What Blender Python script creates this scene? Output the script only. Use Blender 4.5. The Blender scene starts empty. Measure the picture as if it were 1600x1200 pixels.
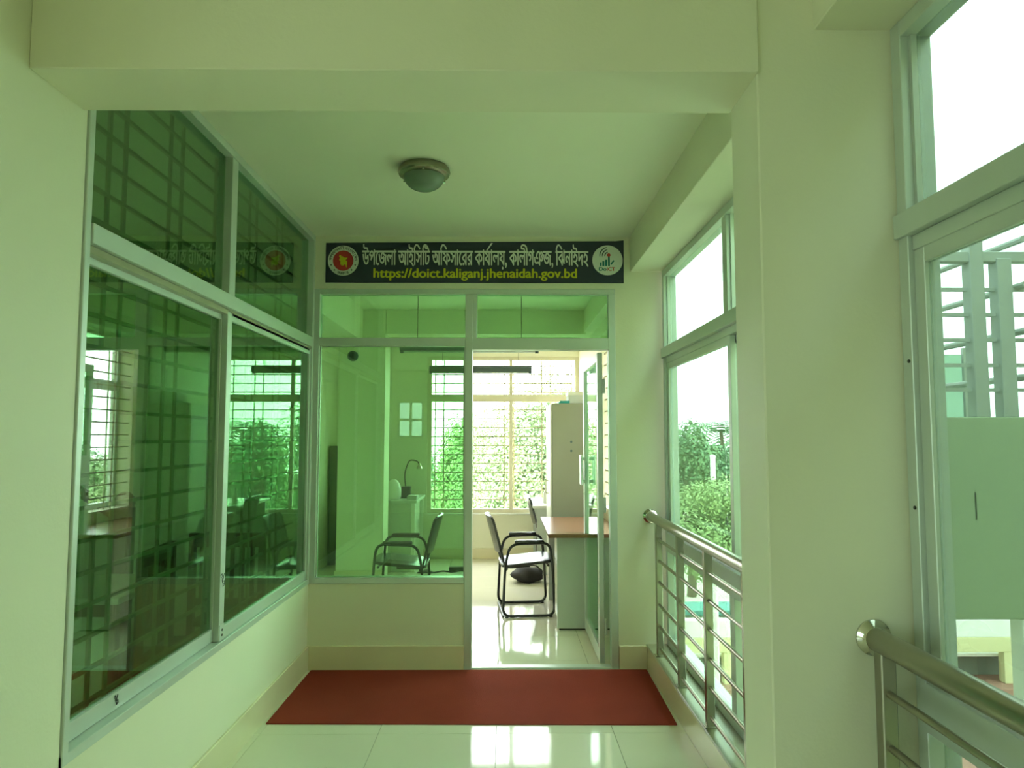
import bpy, bmesh, math, random
from mathutils import Vector, Matrix
from mathutils.geometry import delaunay_2d_cdt
import numpy as np

# ------------------------------------------------------------------ camera, world, exposure
scene = bpy.context.scene
COL = scene.collection
FPX, CAM_H = 1130.0, 1.5
cam = bpy.data.cameras.new('camera')
cam.sensor_width = 36.0
cam.lens = 36.0 * FPX / 1600.0
cam.clip_start = 0.05
cam.clip_end = 400
camo = bpy.data.objects.new('camera', cam)
COL.objects.link(camo)
camo.location = (0, 0, CAM_H)
camo.rotation_euler = (math.pi / 2 + math.atan(84 / FPX), 0, -math.atan(12 / FPX))
scene.camera = camo

world = bpy.data.worlds.new('overcast_sky')
scene.world = world
world.use_nodes = True
bg = world.node_tree.nodes['Background']
bg.inputs['Color'].default_value = (0.95, 1.0, 1.04, 1)
bg.inputs['Strength'].default_value = 1.0

scene.view_settings.view_transform = 'Standard'
scene.view_settings.look = 'None'
scene.view_settings.gamma = 1.0
scene.view_settings.use_curve_mapping = False
scene.view_settings.exposure = 4.2
scene.cycles.max_bounces = 14
scene.cycles.diffuse_bounces = 7
scene.cycles.glossy_bounces = 6
scene.cycles.transparent_max_bounces = 24
scene.cycles.caustics_reflective = False
scene.cycles.caustics_refractive = False

rnd = random.Random(7)

# ------------------------------------------------------------------ materials
def base_mat(name):
    m = bpy.data.materials.new(name)
    m.use_nodes = True
    nt = m.node_tree
    return m, nt, nt.nodes['Principled BSDF']

def mat(name, col, rough=0.5, metal=0.0, var=0.06, scale=6.0, bump=0.0, bscale=60.0, coat=0.0, spec=0.5):
    """principled surface with a little procedural colour variation and relief"""
    m, nt, b = base_mat(name)
    N = nt.nodes; L = nt.links
    tc = N.new('ShaderNodeTexCoord')
    no = N.new('ShaderNodeTexNoise'); no.inputs['Scale'].default_value = scale
    no.inputs['Detail'].default_value = 4
    L.new(tc.outputs['Object'], no.inputs['Vector'])
    mx = N.new('ShaderNodeMix'); mx.data_type = 'RGBA'
    mx.inputs[6].default_value = tuple(c * (1 - var) for c in col) + (1,)
    mx.inputs[7].default_value = tuple(min(1, c * (1 + var)) for c in col) + (1,)
    L.new(no.outputs['Fac'], mx.inputs[0])
    L.new(mx.outputs[2], b.inputs['Base Color'])
    b.inputs['Roughness'].default_value = rough
    b.inputs['Metallic'].default_value = metal
    b.inputs['Specular IOR Level'].default_value = spec
    if coat:
        b.inputs['Coat Weight'].default_value = coat
        b.inputs['Coat Roughness'].default_value = 0.03
    if bump:
        n2 = N.new('ShaderNodeTexNoise'); n2.inputs['Scale'].default_value = bscale
        L.new(tc.outputs['Object'], n2.inputs['Vector'])
        bp = N.new('ShaderNodeBump'); bp.inputs['Strength'].default_value = bump
        bp.inputs['Distance'].default_value = 0.01
        L.new(n2.outputs['Fac'], bp.inputs['Height'])
        L.new(bp.outputs['Normal'], b.inputs['Normal'])
    return m

def glass_mat(name, tint, r0=0.06, rmul=1.0):
    """architectural sheet glass: tinted see-through plus mirror reflection that grows at grazing angles"""
    m = bpy.data.materials.new(name); m.use_nodes = True
    nt = m.node_tree; N = nt.nodes; L = nt.links
    N.remove(N['Principled BSDF'])
    out = N['Material Output']
    tr = N.new('ShaderNodeBsdfTransparent'); tr.inputs['Color'].default_value = tint + (1,)
    gl = N.new('ShaderNodeBsdfGlossy'); gl.inputs['Roughness'].default_value = 0.0
    gl.inputs['Color'].default_value = (0.85, 1.0, 0.88, 1)
    lw = N.new('ShaderNodeLayerWeight'); lw.inputs['Blend'].default_value = 0.5
    pw = N.new('ShaderNodeMath'); pw.operation = 'POWER'; pw.inputs[1].default_value = 5
    L.new(lw.outputs['Facing'], pw.inputs[0])
    ma = N.new('ShaderNodeMath'); ma.operation = 'MULTIPLY_ADD'
    ma.inputs[1].default_value = (1 - r0) * rmul; ma.inputs[2].default_value = r0
    L.new(pw.outputs[0], ma.inputs[0])
    mx = N.new('ShaderNodeMixShader')
    L.new(ma.outputs[0], mx.inputs[0])
    L.new(tr.outputs[0], mx.inputs[1]); L.new(gl.outputs[0], mx.inputs[2])
    L.new(mx.outputs[0], out.inputs['Surface'])
    return m

def wood_mat(name, c1, c2, rough=0.3, axis=1):
    m, nt, b = base_mat(name)
    N = nt.nodes; L = nt.links
    tc = N.new('ShaderNodeTexCoord'); mp = N.new('ShaderNodeMapping')
    s = [14, 14, 14]; s[axis] = 1.2
    mp.inputs['Scale'].default_value = s
    L.new(tc.outputs['Object'], mp.inputs['Vector'])
    no = N.new('ShaderNodeTexNoise'); no.inputs['Scale'].default_value = 2.5; no.inputs['Detail'].default_value = 6
    L.new(mp.outputs[0], no.inputs['Vector'])
    mx = N.new('ShaderNodeMix'); mx.data_type = 'RGBA'
    mx.inputs[6].default_value = c1 + (1,); mx.inputs[7].default_value = c2 + (1,)
    L.new(no.outputs['Fac'], mx.inputs[0]); L.new(mx.outputs[2], b.inputs['Base Color'])
    b.inputs['Roughness'].default_value = rough
    return m

def leaf_mat(name, c1, c2):
    m, nt, b = base_mat(name)
    N = nt.nodes; L = nt.links
    tc = N.new('ShaderNodeTexCoord')
    no = N.new('ShaderNodeTexNoise'); no.inputs['Scale'].default_value = 1.6; no.inputs['Detail'].default_value = 5
    L.new(tc.outputs['Object'], no.inputs['Vector'])
    rp = N.new('ShaderNodeValToRGB')
    rp.color_ramp.elements[0].position = 0.35; rp.color_ramp.elements[0].color = c1 + (1,)
    rp.color_ramp.elements[1].position = 0.65; rp.color_ramp.elements[1].color = c2 + (1,)
    L.new(no.outputs['Fac'], rp.inputs[0]); L.new(rp.outputs[0], b.inputs['Base Color'])
    b.inputs['Roughness'].default_value = 0.6
    return m

M = {}
M['wall'] = mat('cream_wall_paint', (0.80, 0.78, 0.63), 0.55, var=0.035, scale=1.6, bump=0.06, bscale=90)
M['ceil'] = mat('cream_ceiling_paint', (0.86, 0.86, 0.72), 0.6, var=0.03, scale=1.2, bump=0.05, bscale=70)
M['skirt'] = mat('beige_skirting_tile', (0.76, 0.69, 0.50), 0.25, var=0.05, scale=4)
M['tile'] = mat('polished_cream_floor_tile', (0.80, 0.77, 0.64), 0.06, var=0.03, scale=3, spec=0.55)
M['grout'] = mat('floor_grout', (0.56, 0.53, 0.42), 0.8)
M['ledge'] = mat('grey_green_stone_ledge', (0.38, 0.37, 0.26), 0.3, var=0.15, scale=12)
M['alu'] = mat('silver_aluminium_profile', (0.60, 0.66, 0.62), 0.38, metal=0.35, var=0.05, scale=5)
M['alu_dark'] = mat('dark_gasket', (0.05, 0.06, 0.05), 0.6)
M['steel'] = mat('brushed_stainless_steel', (0.36, 0.34, 0.27), 0.28, metal=0.95, var=0.06, scale=9)
M['chrome'] = mat('polished_chrome', (0.62, 0.60, 0.52), 0.12, metal=1.0, var=0.03)
M['gpane'] = glass_mat('green_tinted_glass', (0.45, 0.68, 0.47), 0.06)
M['gleft'] = glass_mat('dark_green_reflective_glass', (0.42, 0.62, 0.42), 0.10)
M['gwin'] = glass_mat('pale_green_window_glass', (0.46, 0.565, 0.48), 0.04)
M['gnear'] = glass_mat('dimming_window_glass', (0.305, 0.37, 0.325), 0.04)  # same glass tinted darker to cut light on the left wall
M['ghall'] = glass_mat('hall_fill_window_glass', (0.70, 0.77, 0.70), 0.04)
M['grear'] = glass_mat('fill_window_glass', (0.42, 0.475, 0.43), 0.04)
M['gclear'] = glass_mat('clear_window_glass', (0.96, 0.985, 0.95), 0.04)
M['gdoor'] = glass_mat('door_glass', (0.70, 0.90, 0.74), 0.06)
M['bar_cream'] = mat('cream_painted_iron', (0.68, 0.63, 0.48), 0.45)
M['bar_brown'] = mat('tan_painted_iron', (0.47, 0.39, 0.27), 0.5)
M['bar_olive'] = mat('olive_painted_iron', (0.46, 0.43, 0.25), 0.45)
M['black'] = mat('black_powder_coat', (0.022, 0.026, 0.024), 0.35)
M['vinyl'] = mat('black_vinyl', (0.035, 0.037, 0.035), 0.22, var=0.1, spec=0.7)
M['cloth_black'] = mat('black_bag_cloth', (0.018, 0.016, 0.016), 0.8)
M['grey_lam'] = mat('pale_grey_laminate', (0.56, 0.60, 0.56), 0.35)
M['white_lam'] = mat('white_laminate', (0.78, 0.78, 0.72), 0.3)
M['desk_wood'] = wood_mat('brown_wood_laminate', (0.17, 0.085, 0.045), (0.24, 0.125, 0.065), 0.25, 1)
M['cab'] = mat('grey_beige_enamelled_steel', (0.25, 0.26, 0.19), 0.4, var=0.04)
M['cab_door'] = mat('lit_side_steel', (0.62, 0.62, 0.54), 0.3)  # paler than the body, painting the doors as the lit side
M['box'] = mat('white_card', (0.62, 0.65, 0.64), 0.7)
M['teal'] = mat('teal_plastic', (0.03, 0.36, 0.36), 0.5)
M['tube'] = mat('grey_lamp_housing', (0.07, 0.11, 0.11), 0.5)
M['wire'] = mat('thin_dark_wire', (0.06, 0.06, 0.05), 0.5)
M['mat_red'] = mat('red_carpet_pile', (0.33, 0.050, 0.035), 0.95, var=0.22, scale=2.2, bump=0.6, bscale=420, spec=0.1)
M['sign'] = mat('navy_vinyl_banner', (0.020, 0.028, 0.050), 0.4, var=0.08)
M['s_white'] = mat('print_white', (0.72, 0.74, 0.70), 0.5)
M['s_yellow'] = mat('print_yellow', (0.62, 0.58, 0.02), 0.5)
M['s_red'] = mat('print_red', (0.50, 0.035, 0.03), 0.5)
M['s_dark'] = mat('print_dark', (0.03, 0.05, 0.05), 0.5)
M['s_teal'] = mat('print_teal', (0.01, 0.16, 0.15), 0.5)
M['lampglass'] = mat('frosted_green_grey_glass', (0.16, 0.22, 0.17), 0.22, var=0.08)
M['brass'] = mat('brushed_nickel_rim', (0.30, 0.29, 0.22), 0.25, metal=0.9)
M['wood_dark'] = wood_mat('dark_brown_wood', (0.17, 0.085, 0.04), (0.26, 0.14, 0.06), 0.4, 2)
M['table_top'] = mat('pale_table_laminate', (0.78, 0.80, 0.72), 0.3)
M['concrete'] = mat('pale_plaster', (0.50, 0.53, 0.44), 0.8, var=0.06, scale=2)
M['parapet'] = mat('shaded_parapet_plaster', (0.36, 0.44, 0.30), 0.8, var=0.05, scale=2)  # darkened to paint the backlit shade on the landing face
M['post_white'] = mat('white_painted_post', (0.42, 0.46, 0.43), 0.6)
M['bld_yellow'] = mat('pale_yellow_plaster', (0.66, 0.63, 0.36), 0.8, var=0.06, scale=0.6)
M['wing'] = mat('sky_block_plaster', (0.42, 0.40, 0.20), 0.8, var=0.06, scale=0.6)
M['bld_white'] = mat('white_plaster', (0.80, 0.81, 0.76), 0.8, var=0.06, scale=0.5)
M['bld_shade'] = mat('grey_shade_plaster', (0.17, 0.18, 0.14), 0.8)
M['tin_cyan'] = mat('cyan_tin_roof', (0.08, 0.26, 0.25), 0.5)
M['brick_red'] = mat('brick_paving', (0.36, 0.19, 0.14), 0.9, var=0.2, scale=1.5)
M['ground'] = mat('pale_yard_ground', (0.55, 0.56, 0.44), 0.95, var=0.35, scale=0.5)  # yard tone lifted to bounce light up to the ceilings
M['bark'] = mat('bark', (0.10, 0.075, 0.05), 0.9, var=0.3, scale=9, bump=0.4, bscale=30)
M['leaf1'] = leaf_mat('leaf_mid_green', (0.15, 0.24, 0.11), (0.25, 0.34, 0.16))
M['leaf2'] = leaf_mat('leaf_blue_green', (0.07, 0.15, 0.08), (0.16, 0.26, 0.13))
M['leaf3'] = leaf_mat('leaf_yellow_green', (0.19, 0.28, 0.11), (0.29, 0.37, 0.16))

# ------------------------------------------------------------------ mesh helpers
WL = {}          # world location of each object's origin (build-time pose)

def tag(o, label=None, cat=None, group=None, kind=None):
    if label: o['label'] = label
    if cat: o['category'] = cat
    if group: o['group'] = group
    if kind: o['kind'] = kind
    return o

def empty(name, loc):
    o = bpy.data.objects.new(name, None)
    o.empty_display_size = 0.1
    COL.objects.link(o); o.location = loc
    WL[o.name] = Vector(loc)
    return o

def link_mesh(name, me, loc, parent=None):
    o = bpy.data.objects.new(name, me)
    COL.objects.link(o)
    loc = Vector(loc); WL[o.name] = loc
    if parent is not None:
        o.parent = parent; o.location = loc - WL[parent.name]
    else:
        o.location = loc
    return o

def bm_obj(name, bm, m, parent=None, smooth=False, origin=None):
    """one mesh object out of a bmesh given in world coordinates; origin at its box centre"""
    vs = [v.co for v in bm.verts]
    lo = Vector((min(v.x for v in vs), min(v.y for v in vs), min(v.z for v in vs)))
    hi = Vector((max(v.x for v in vs), max(v.y for v in vs), max(v.z for v in vs)))
    c = Vector(origin) if origin is not None else (lo + hi) / 2
    bmesh.ops.translate(bm, verts=bm.verts, vec=-c)
    me = bpy.data.meshes.new(name)
    bm.to_mesh(me); bm.free()
    me.materials.append(m)
    if smooth:
        me.polygons.foreach_set('use_smooth', [True] * len(me.polygons))
        try: me.set_sharp_from_angle(angle=math.radians(40))
        except Exception: pass
    return link_mesh(name, me, c, parent)

def add_box(bm, x0, x1, y0, y1, z0, z1, bev=0.0):
    r = bmesh.ops.create_cube(bm, size=1.0)
    vs = r['verts']
    bmesh.ops.scale(bm, vec=(abs(x1 - x0), abs(y1 - y0), abs(z1 - z0)), verts=vs)
    bmesh.ops.translate(bm, vec=((x0 + x1) / 2, (y0 + y1) / 2, (z0 + z1) / 2), verts=vs)
    if bev:
        es = list({e for v in vs for e in v.link_edges})
        bmesh.ops.bevel(bm, geom=es, offset=bev, segments=1, affect='EDGES', profile=0.5)

def box(name, x0, x1, y0, y1, z0, z1, m, parent=None, bev=0.0):
    bm = bmesh.new(); add_box(bm, x0, x1, y0, y1, z0, z1, bev)
    return bm_obj(name, bm, m, parent)

def boxes(name, lst, m, parent=None, bev=0.0):
    bm = bmesh.new()
    for b in lst: add_box(bm, *b, bev)
    return bm_obj(name, bm, m, parent)

def round_path(pts, r, n=5, closed=False):
    """polyline with rounded corners"""
    pts = [Vector(p) for p in pts]; out = []
    N = len(pts)
    for i, p in enumerate(pts):
        if not closed and (i == 0 or i == N - 1): out.append(p); continue
        a = pts[i - 1]; b = pts[(i + 1) % N]
        da = (a - p); db = (b - p)
        rr = min(r, da.length * 0.45, db.length * 0.45)
        pa = p + da.normalized() * rr; pb = p + db.normalized() * rr
        for k in range(n + 1):
            t = k / n
            out.append(pa * (1 - t) ** 2 + p * 2 * t * (1 - t) + pb * t * t)
    return out

def add_tube(bm, pts, r, seg=8, closed=False, cap=True, radii=None):
    pts = [Vector(p) for p in pts]; N = len(pts)
    t0 = (pts[1] - pts[0]).normalized()
    ref = Vector((0, 0, 1)) if abs(t0.z) < 0.9 else Vector((1, 0, 0))
    nrm = t0.cross(ref).normalized()
    rings = []
    for i, p in enumerate(pts):
        if closed: t = (pts[(i + 1) % N] - pts[i - 1]).normalized()
        elif i == 0: t = t0
        elif i == N - 1: t = (pts[-1] - pts[-2]).normalized()
        else: t = (pts[i + 1] - pts[i - 1]).normalized()
        nrm = (nrm - t * nrm.dot(t)).normalized()
        bn = t.cross(nrm)
        rr = radii[i] if radii else r
        rings.append([bm.verts.new(p + (nrm * math.cos(2 * math.pi * k / seg) + bn * math.sin(2 * math.pi * k / seg)) * rr) for k in range(seg)])
    M_ = N if closed else N - 1
    for i in range(M_):
        a = rings[i]; b = rings[(i + 1) % N]
        for k in range(seg):
            bm.faces.new((a[k], a[(k + 1) % seg], b[(k + 1) % seg], b[k]))
    if cap and not closed:
        bm.faces.new(list(reversed(rings[0]))); bm.faces.new(rings[-1])

def tube(name, pts, r, m, parent=None, seg=8, closed=False, radii=None):
    bm = bmesh.new(); add_tube(bm, pts, r, seg, closed, radii=radii)
    bmesh.ops.recalc_face_normals(bm, faces=bm.faces)
    return bm_obj(name, bm, m, parent, smooth=True)

def add_lathe(bm, prof, centre, seg=32, axis='z'):
    c = Vector(centre); rings = []
    for (r, h) in prof:
        ring = []
        for k in range(seg):
            a = 2 * math.pi * k / seg
            if axis == 'z': v = Vector((r * math.cos(a), r * math.sin(a), h))
            elif axis == 'y': v = Vector((r * math.cos(a), h, r * math.sin(a)))
            else: v = Vector((h, r * math.cos(a), r * math.sin(a)))
            ring.append(bm.verts.new(c + v))
        rings.append(ring)
    for a, b in zip(rings[:-1], rings[1:]):
        for k in range(seg):
            bm.faces.new((a[k], a[(k + 1) % seg], b[(k + 1) % seg], b[k]))
    bm.faces.new(rings[0]); bm.faces.new(rings[-1])
    bmesh.ops.recalc_face_normals(bm, faces=bm.faces)

def lathe(name, prof, centre, m, parent=None, seg=32, axis='z'):
    bm = bmesh.new(); add_lathe(bm, prof, centre, seg, axis)
    return bm_obj(name, bm, m, parent, smooth=True)

def prism_y(name, poly, y0, y1, m, parent=None):
    """extrude an XZ polygon from y0 to y1"""
    bm = bmesh.new()
    a = [bm.verts.new((x, y0, z)) for x, z in poly]
    b = [bm.verts.new((x, y1, z)) for x, z in poly]
    bm.faces.new(a); bm.faces.new(list(reversed(b)))
    n = len(poly)
    for i in range(n):
        bm.faces.new((a[i], b[i], b[(i + 1) % n], a[(i + 1) % n]))
    bmesh.ops.recalc_face_normals(bm, faces=bm.faces)
    return bm_obj(name, bm, m, parent)

def dup(root, loc, rotz=None):
    r = root.copy(); COL.objects.link(r); r.location = loc
    WL[r.name] = Vector(loc)
    if rotz is not None: r.rotation_euler = (0, 0, rotz)
    for ch in list(root.children):
        c = ch.copy(); COL.objects.link(c); c.parent = r
        for g in list(ch.children):
            d = g.copy(); COL.objects.link(d); d.parent = c
    return r

def struct(o): o['kind'] = 'structure'; return o

# ------------------------------------------------------------------ main measures
XL = -1.28        # left wall face
XR = 1.06         # window plane on the right
YB0, YB1 = 1.89, 2.145   # cross beam
YD = 4.82         # office front plane
YE = 9.13         # office back wall
ZC = 2.86         # ceiling
ZW = 2.62         # underside of the beam over the right windows
YR = -5.0         # rear wall of the hall behind the camera
XH = -4.6         # left wall of that hall

# ------------------------------------------------------------------ floor with tiles
fl = struct(box('floor', XH - 0.2, 1.20, YR - 0.2, YE + 0.2, -0.25, -0.008, M['grout']))
T = 0.6; g = 0.0010
tm = {}
def tile_mesh(w, d):
    k = (round(w, 3), round(d, 3))
    if k not in tm:
        bm = bmesh.new(); add_box(bm, -w / 2, w / 2, -d / 2, d / 2, -0.008, 0, 0.0007)
        me = bpy.data.meshes.new('tile'); bm.to_mesh(me); bm.free(); me.materials.append(M['tile'])
        tm[k] = me
    return tm[k]
def tiles(x0, x1, y0, y1):
    xs = [x0] + [-0.64 + T * i for i in range(-12, 6) if x0 + 0.02 < -0.64 + T * i < x1 - 0.02] + [x1]
    ys = [y0] + [5.0 + T * i for i in range(-20, 10) if y0 + 0.02 < 5.0 + T * i < y1 - 0.02] + [y1]
    for a, b in zip(xs[:-1], xs[1:]):
        for c, d in zip(ys[:-1], ys[1:]):
            link_mesh('tile', tile_mesh(b - a - 2 * g, d - c - 2 * g), ((a + b) / 2, (c + d) / 2, 0), fl)
tiles(XL, 0.93, 1.5, YD + 0.03)
tiles(-2.10, 0.95, YD + 0.03, YE)
tiles(XH, 1.06, YR, 1.5)
tiles(-4.6, XL - 0.02, 1.5, YD)

# ------------------------------------------------------------------ ceiling, beams, walls
struct(box('ceiling', XH - 0.2, 1.20, YR - 0.2, YE + 0.2, ZC, ZC + 0.2, M['ceil']))
struct(box('wall_beam', XL, 0.692, YB0, YB1, 2.492, ZC, M['wall'], bev=0.003))
struct(box('wall_beam_right', 0.85, 1.16, YR, YE, ZW, ZC, M['wall'], bev=0.003))
struct(box('wall_pier', 0.69, 1.15, YB0 + 0.015, YB1 - 0.015, 0, ZC, M['wall'], bev=0.004))
# left wall: front stub, sill wall under the window
struct(box('wall_left', XL - 0.14, XL, 1.45, 2.17, 0, ZC, M['wall'], bev=0.003))
struct(box('wall_left_sill', XL - 0.14, XL, 2.17, YD + 0.12, 0, 0.548, M['wall']))
struct(box('baseboard_left', XL - 0.001, XL + 0.014, 1.45, YD, 0.0, 0.155, M['skirt'], bev=0.003))
# office front wall
struct(box('wall_office_sill', XL, -0.262, YD, YD + 0.12, 0, 0.548, M['wall']))
struct(box('wall_office_head', -2.22, 1.15, YD, YD + 0.12, 2.502, ZC, M['wall']))
struct(box('wall_office_side', 0.748, 1.15, YD, YD + 0.12, 0, 2.502, M['wall']))
struct(box('wall_office_stub', -4.74, XL - 0.02, YD, YD + 0.12, 0, 2.502, M['wall']))
struct(box('baseboard_office', XL + 0.014, -0.262, YD - 0.014, YD + 0.001, 0, 0.155, M['skirt'], bev=0.003))
struct(box('baseboard_office_side', 0.748, 0.93, YD - 0.014, YD + 0.001, 0, 0.150, M['skirt'], bev=0.003))
struct(box('wall_office_stub_head', -4.74, -2.22, YD, YD + 0.12, 2.502, ZC, M['wall']))
# kerb that carries the railing and the full height windows
struct(box('trim_1', 0.93, 1.15, YB1 - 0.01, YD, -0.02, 0.146, M['skirt'], bev=0.006))
struct(box('trim_2', 0.925, 1.15, YB1 - 0.01, YD, 0.146, 0.160, M['ledge'], bev=0.004))
struct(box('trim_3', 0.93, 1.15, YR, YB0 + 0.015, -0.02, 0.146, M['skirt'], bev=0.006))
struct(box('trim_4', 0.925, 1.15, YR, YB0 + 0.015, 0.146, 0.160, M['ledge'], bev=0.004))
# office shell
XO = 0.95
struct(box('wall_office_left', -2.22, -2.10, YD + 0.12, YE + 0.15, 0, ZC, M['wall']))
WB = (-0.97, 0.93, 0.56, 2.53)           # back window opening
struct(box('wall_office_back_left', -2.10, WB[0], YE, YE + 0.15, 0, ZC, M['wall']))
struct(box('wall_office_back_sill', WB[0], XO, YE, YE + 0.15, 0, WB[2], M['wall']))
struct(box('wall_office_back_head', WB[0], XO, YE, YE + 0.15, WB[3], ZC, M['wall']))
struct(box('trim_5', WB[0] - 0.03, WB[1] + 0.01, YE - 0.03, YE + 0.02, WB[2] - 0.02, WB[2] + 0.004, M['white_lam'], bev=0.003))
WS = (5.15, 7.04, 0.85, 2.50)            # right window opening of the office
struct(box('wall_office_right_near', XO, 1.15, YD + 0.12, WS[0], 0, ZW, M['wall']))
struct(box('wall_office_right_far', XO, 1.15, WS[1], YE + 0.15, 0, ZW, M['wall']))
struct(box('wall_office_right_sill', XO, 1.15, WS[0], WS[1], 0, WS[2], M['wall']))
struct(box('wall_office_right_head', XO, 1.15, WS[0], WS[1], WS[3], ZW, M['wall']))
struct(box('wall_office_column', -1.745, -1.257, 7.62, 7.93, 0, ZC, M['wall'], bev=0.004))
struct(box('wall_office_beam', -2.10, -1.50, YD + 0.12, YE, 2.52, ZC, M['wall'], bev=0.003))
struct(box('wall_office_cross_beam', -1.257, 0.87, 7.64, 7.88, 2.60, ZC, M['wall'], bev=0.003))
struct(box('baseboard_office_back', -2.10, XO, YE - 0.014, YE + 0.001, 0, 0.13, M['skirt'], bev=0.003))
struct(box('baseboard_office_column', -1.757, -1.245, 7.606, 7.63, 0, 0.13, M['skirt'], bev=0.003))
# stair hall behind the left glazing
struct(box('wall_hall_left', XH - 0.14, XH, -0.6, 1.75, 0, ZC, M['wall']))
struct(box('wall_hall_left_rear', XH - 0.14, XH, YR, -4.6, 0, ZC, M['wall']))
struct(box('wall_hall_left_rear_sill', XH - 0.14, XH, -4.6, -0.6, 0, 0.3, M['wall']))
struct(box('wall_hall_left_rear_head', XH - 0.14, XH, -4.6, -0.6, 2.62, ZC, M['wall']))
struct(box('wall_hall_left_far', XH - 0.14, XH, 3.4, YD, 0, ZC, M['wall']))
struct(box('wall_hall_left_sill', XH - 0.14, XH, 1.75, 3.4, 0, 0.78, M['wall']))
struct(box('wall_hall_left_head', XH - 0.14, XH, 1.75, 3.4, 1.65, ZC, M['wall']))
struct(box('wall_hall_front', XH, XL - 0.14, 1.45, 1.57, 0, ZC, M['wall']))
# rear wall of the hall behind the camera, with three windows
RW = [(-3.95, -3.58), (-3.13, -2.80), (-2.17, -1.64)]
xs = XH
for i, (a, b) in enumerate(RW):
    struct(box('wall_rear_%d' % (i + 1), xs, a, YR - 0.14, YR, 0, ZC, M['wall'])); xs = b
struct(box('wall_rear_4', xs, 1.15, YR - 0.14, YR, 0, ZC, M['wall']))
for i, (a, b) in enumerate(RW):
    struct(box('wall_rear_sill_%d' % (i + 1), a, b, YR - 0.14, YR, 0, 1.5, M['wall']))
    struct(box('wall_rear_head_%d' % (i + 1), a, b, YR - 0.14, YR, 2.25, ZC, M['wall']))

# ------------------------------------------------------------------ windows
def wbox(axis, c0, c1, a0, a1, z0, z1):
    return (c0, c1, a0, a1, z0, z1) if axis == 'x' else (a0, a1, c0, c1, z0, z1)
def wpart(name, axis, c0, c1, a0, a1, z0, z1, m, parent, bev=0.002):
    return box(name, *wbox(axis, c0, c1, a0, a1, z0, z1), m, parent, bev)
def window(name, loc):
    return struct(empty(name, loc))
def bars(parent, axis, c, a0, a1, zs, m, r=0.006):
    """horizontal grille bars sharing one mesh"""
    bm = bmesh.new()
    L2 = (a1 - a0) / 2
    add_box(bm, *wbox(axis, -r, r, -L2, L2, -r, r), 0.0)
    me = bpy.data.meshes.new('grille_bar'); bm.to_mesh(me); bm.free(); me.materials.append(m)
    for z in zs:
        ctr = ((c, (a0 + a1) / 2, z) if axis == 'x' else ((a0 + a1) / 2, c, z))
        link_mesh('grille_bar', me, ctr, parent)
def vbars(parent, axis, c, As, z0, z1, m, r=0.009):
    bm = bmesh.new()
    add_box(bm, *wbox(axis, -0.004, 0.004, -r, r, -(z1 - z0) / 2, (z1 - z0) / 2), 0.0)
    me = bpy.data.meshes.new('grille_upright'); bm.to_mesh(me); bm.free(); me.materials.append(m)
    for a in As:
        ctr = ((c, a, (z0 + z1) / 2) if axis == 'x' else (a, c, (z0 + z1) / 2))
        link_mesh('grille_upright', me, ctr, parent)

A = M['alu']
# --- window_1: big green glazing in the left wall
w = window('window_1', (XL - 0.05, 3.5, 0.55))
w['label'] = 'green reflective sliding window with silver frame in left wall'
c0, c1 = XL - 0.085, XL + 0.006
y0, y1 = 2.172, YD - 0.004
wpart('sill_frame', 'x', c0, c1, y0, y1, 0.550, 0.582, A, w)
wpart('head_frame', 'x', c0, c1, y0, y1, 2.82, ZC - 0.002, A, w)
wpart('jamb', 'x', c0, c1 + 0.001, y0, y0 + 0.030, 0.550, ZC - 0.002, A, w)
wpart('jamb', 'x', c0, c1 + 0.001, y1 - 0.035, y1, 0.550, ZC - 0.002, A, w)
wpart('transom', 'x', c0 + 0.01, c1 + 0.008, y0 + 0.030, y1 - 0.035, 2.098, 2.162, A, w)
wpart('track', 'x', c0 + 0.02, c1 - 0.012, y0 + 0.030, y1 - 0.035, 2.072, 2.098, M['ledge'], w)
wpart('mullion', 'x', c0 + 0.02, c1 - 0.004, 3.335, 3.405, 2.162, 2.82, A, w)
for (a, b, cc) in ((y0 + 0.030, 3.372, -0.060), (3.345, y1 - 0.035, -0.032)):
    sx0, sx1 = XL + cc, XL + cc + 0.026
    wpart('sash_rail', 'x', sx0, sx1, a + 0.011, b - 0.021, 0.5825, 0.640, A, w)
    wpart('sash_rail', 'x', sx0, sx1, a + 0.011, b - 0.021, 2.048, 2.0875, A, w)
    wpart('sash_stile', 'x', sx0 - 0.001, sx1 + 0.001, a, a + (0.012 if a < 3 else 0.055), 0.582, 2.088, A, w)
    wpart('sash_stile', 'x', sx0 - 0.001, sx1 + 0.001, b - (0.030 if a < 3 else 0.022), b, 0.582, 2.088, A, w)
    wpart('pane', 'x', sx0 + 0.011, sx0 + 0.015, a + 0.008, b - 0.018, 0.634, 2.052, M['gleft'], w, 0)
wpart('pane', 'x', XL - 0.038, XL - 0.034, y0 + 0.02, 3.34, 2.155, 2.83, M['gleft'], w, 0)
wpart('pane', 'x', XL - 0.038, XL - 0.034, 3.40, y1 - 0.025, 2.155, 2.83, M['gleft'], w, 0)
bars(w, 'x', XL - 0.115, y0, y1, [0.62 + 0.108 * i for i in range(21)], M['bar_olive'], 0.0065)
vbars(w, 'x', XL - 0.115, [2.50, 2.61, 2.96, 3.07, 3.43, 3.54, 3.90, 4.01, 4.37, 4.48], 0.56, ZC - 0.01, M['bar_olive'], 0.010)
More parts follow.
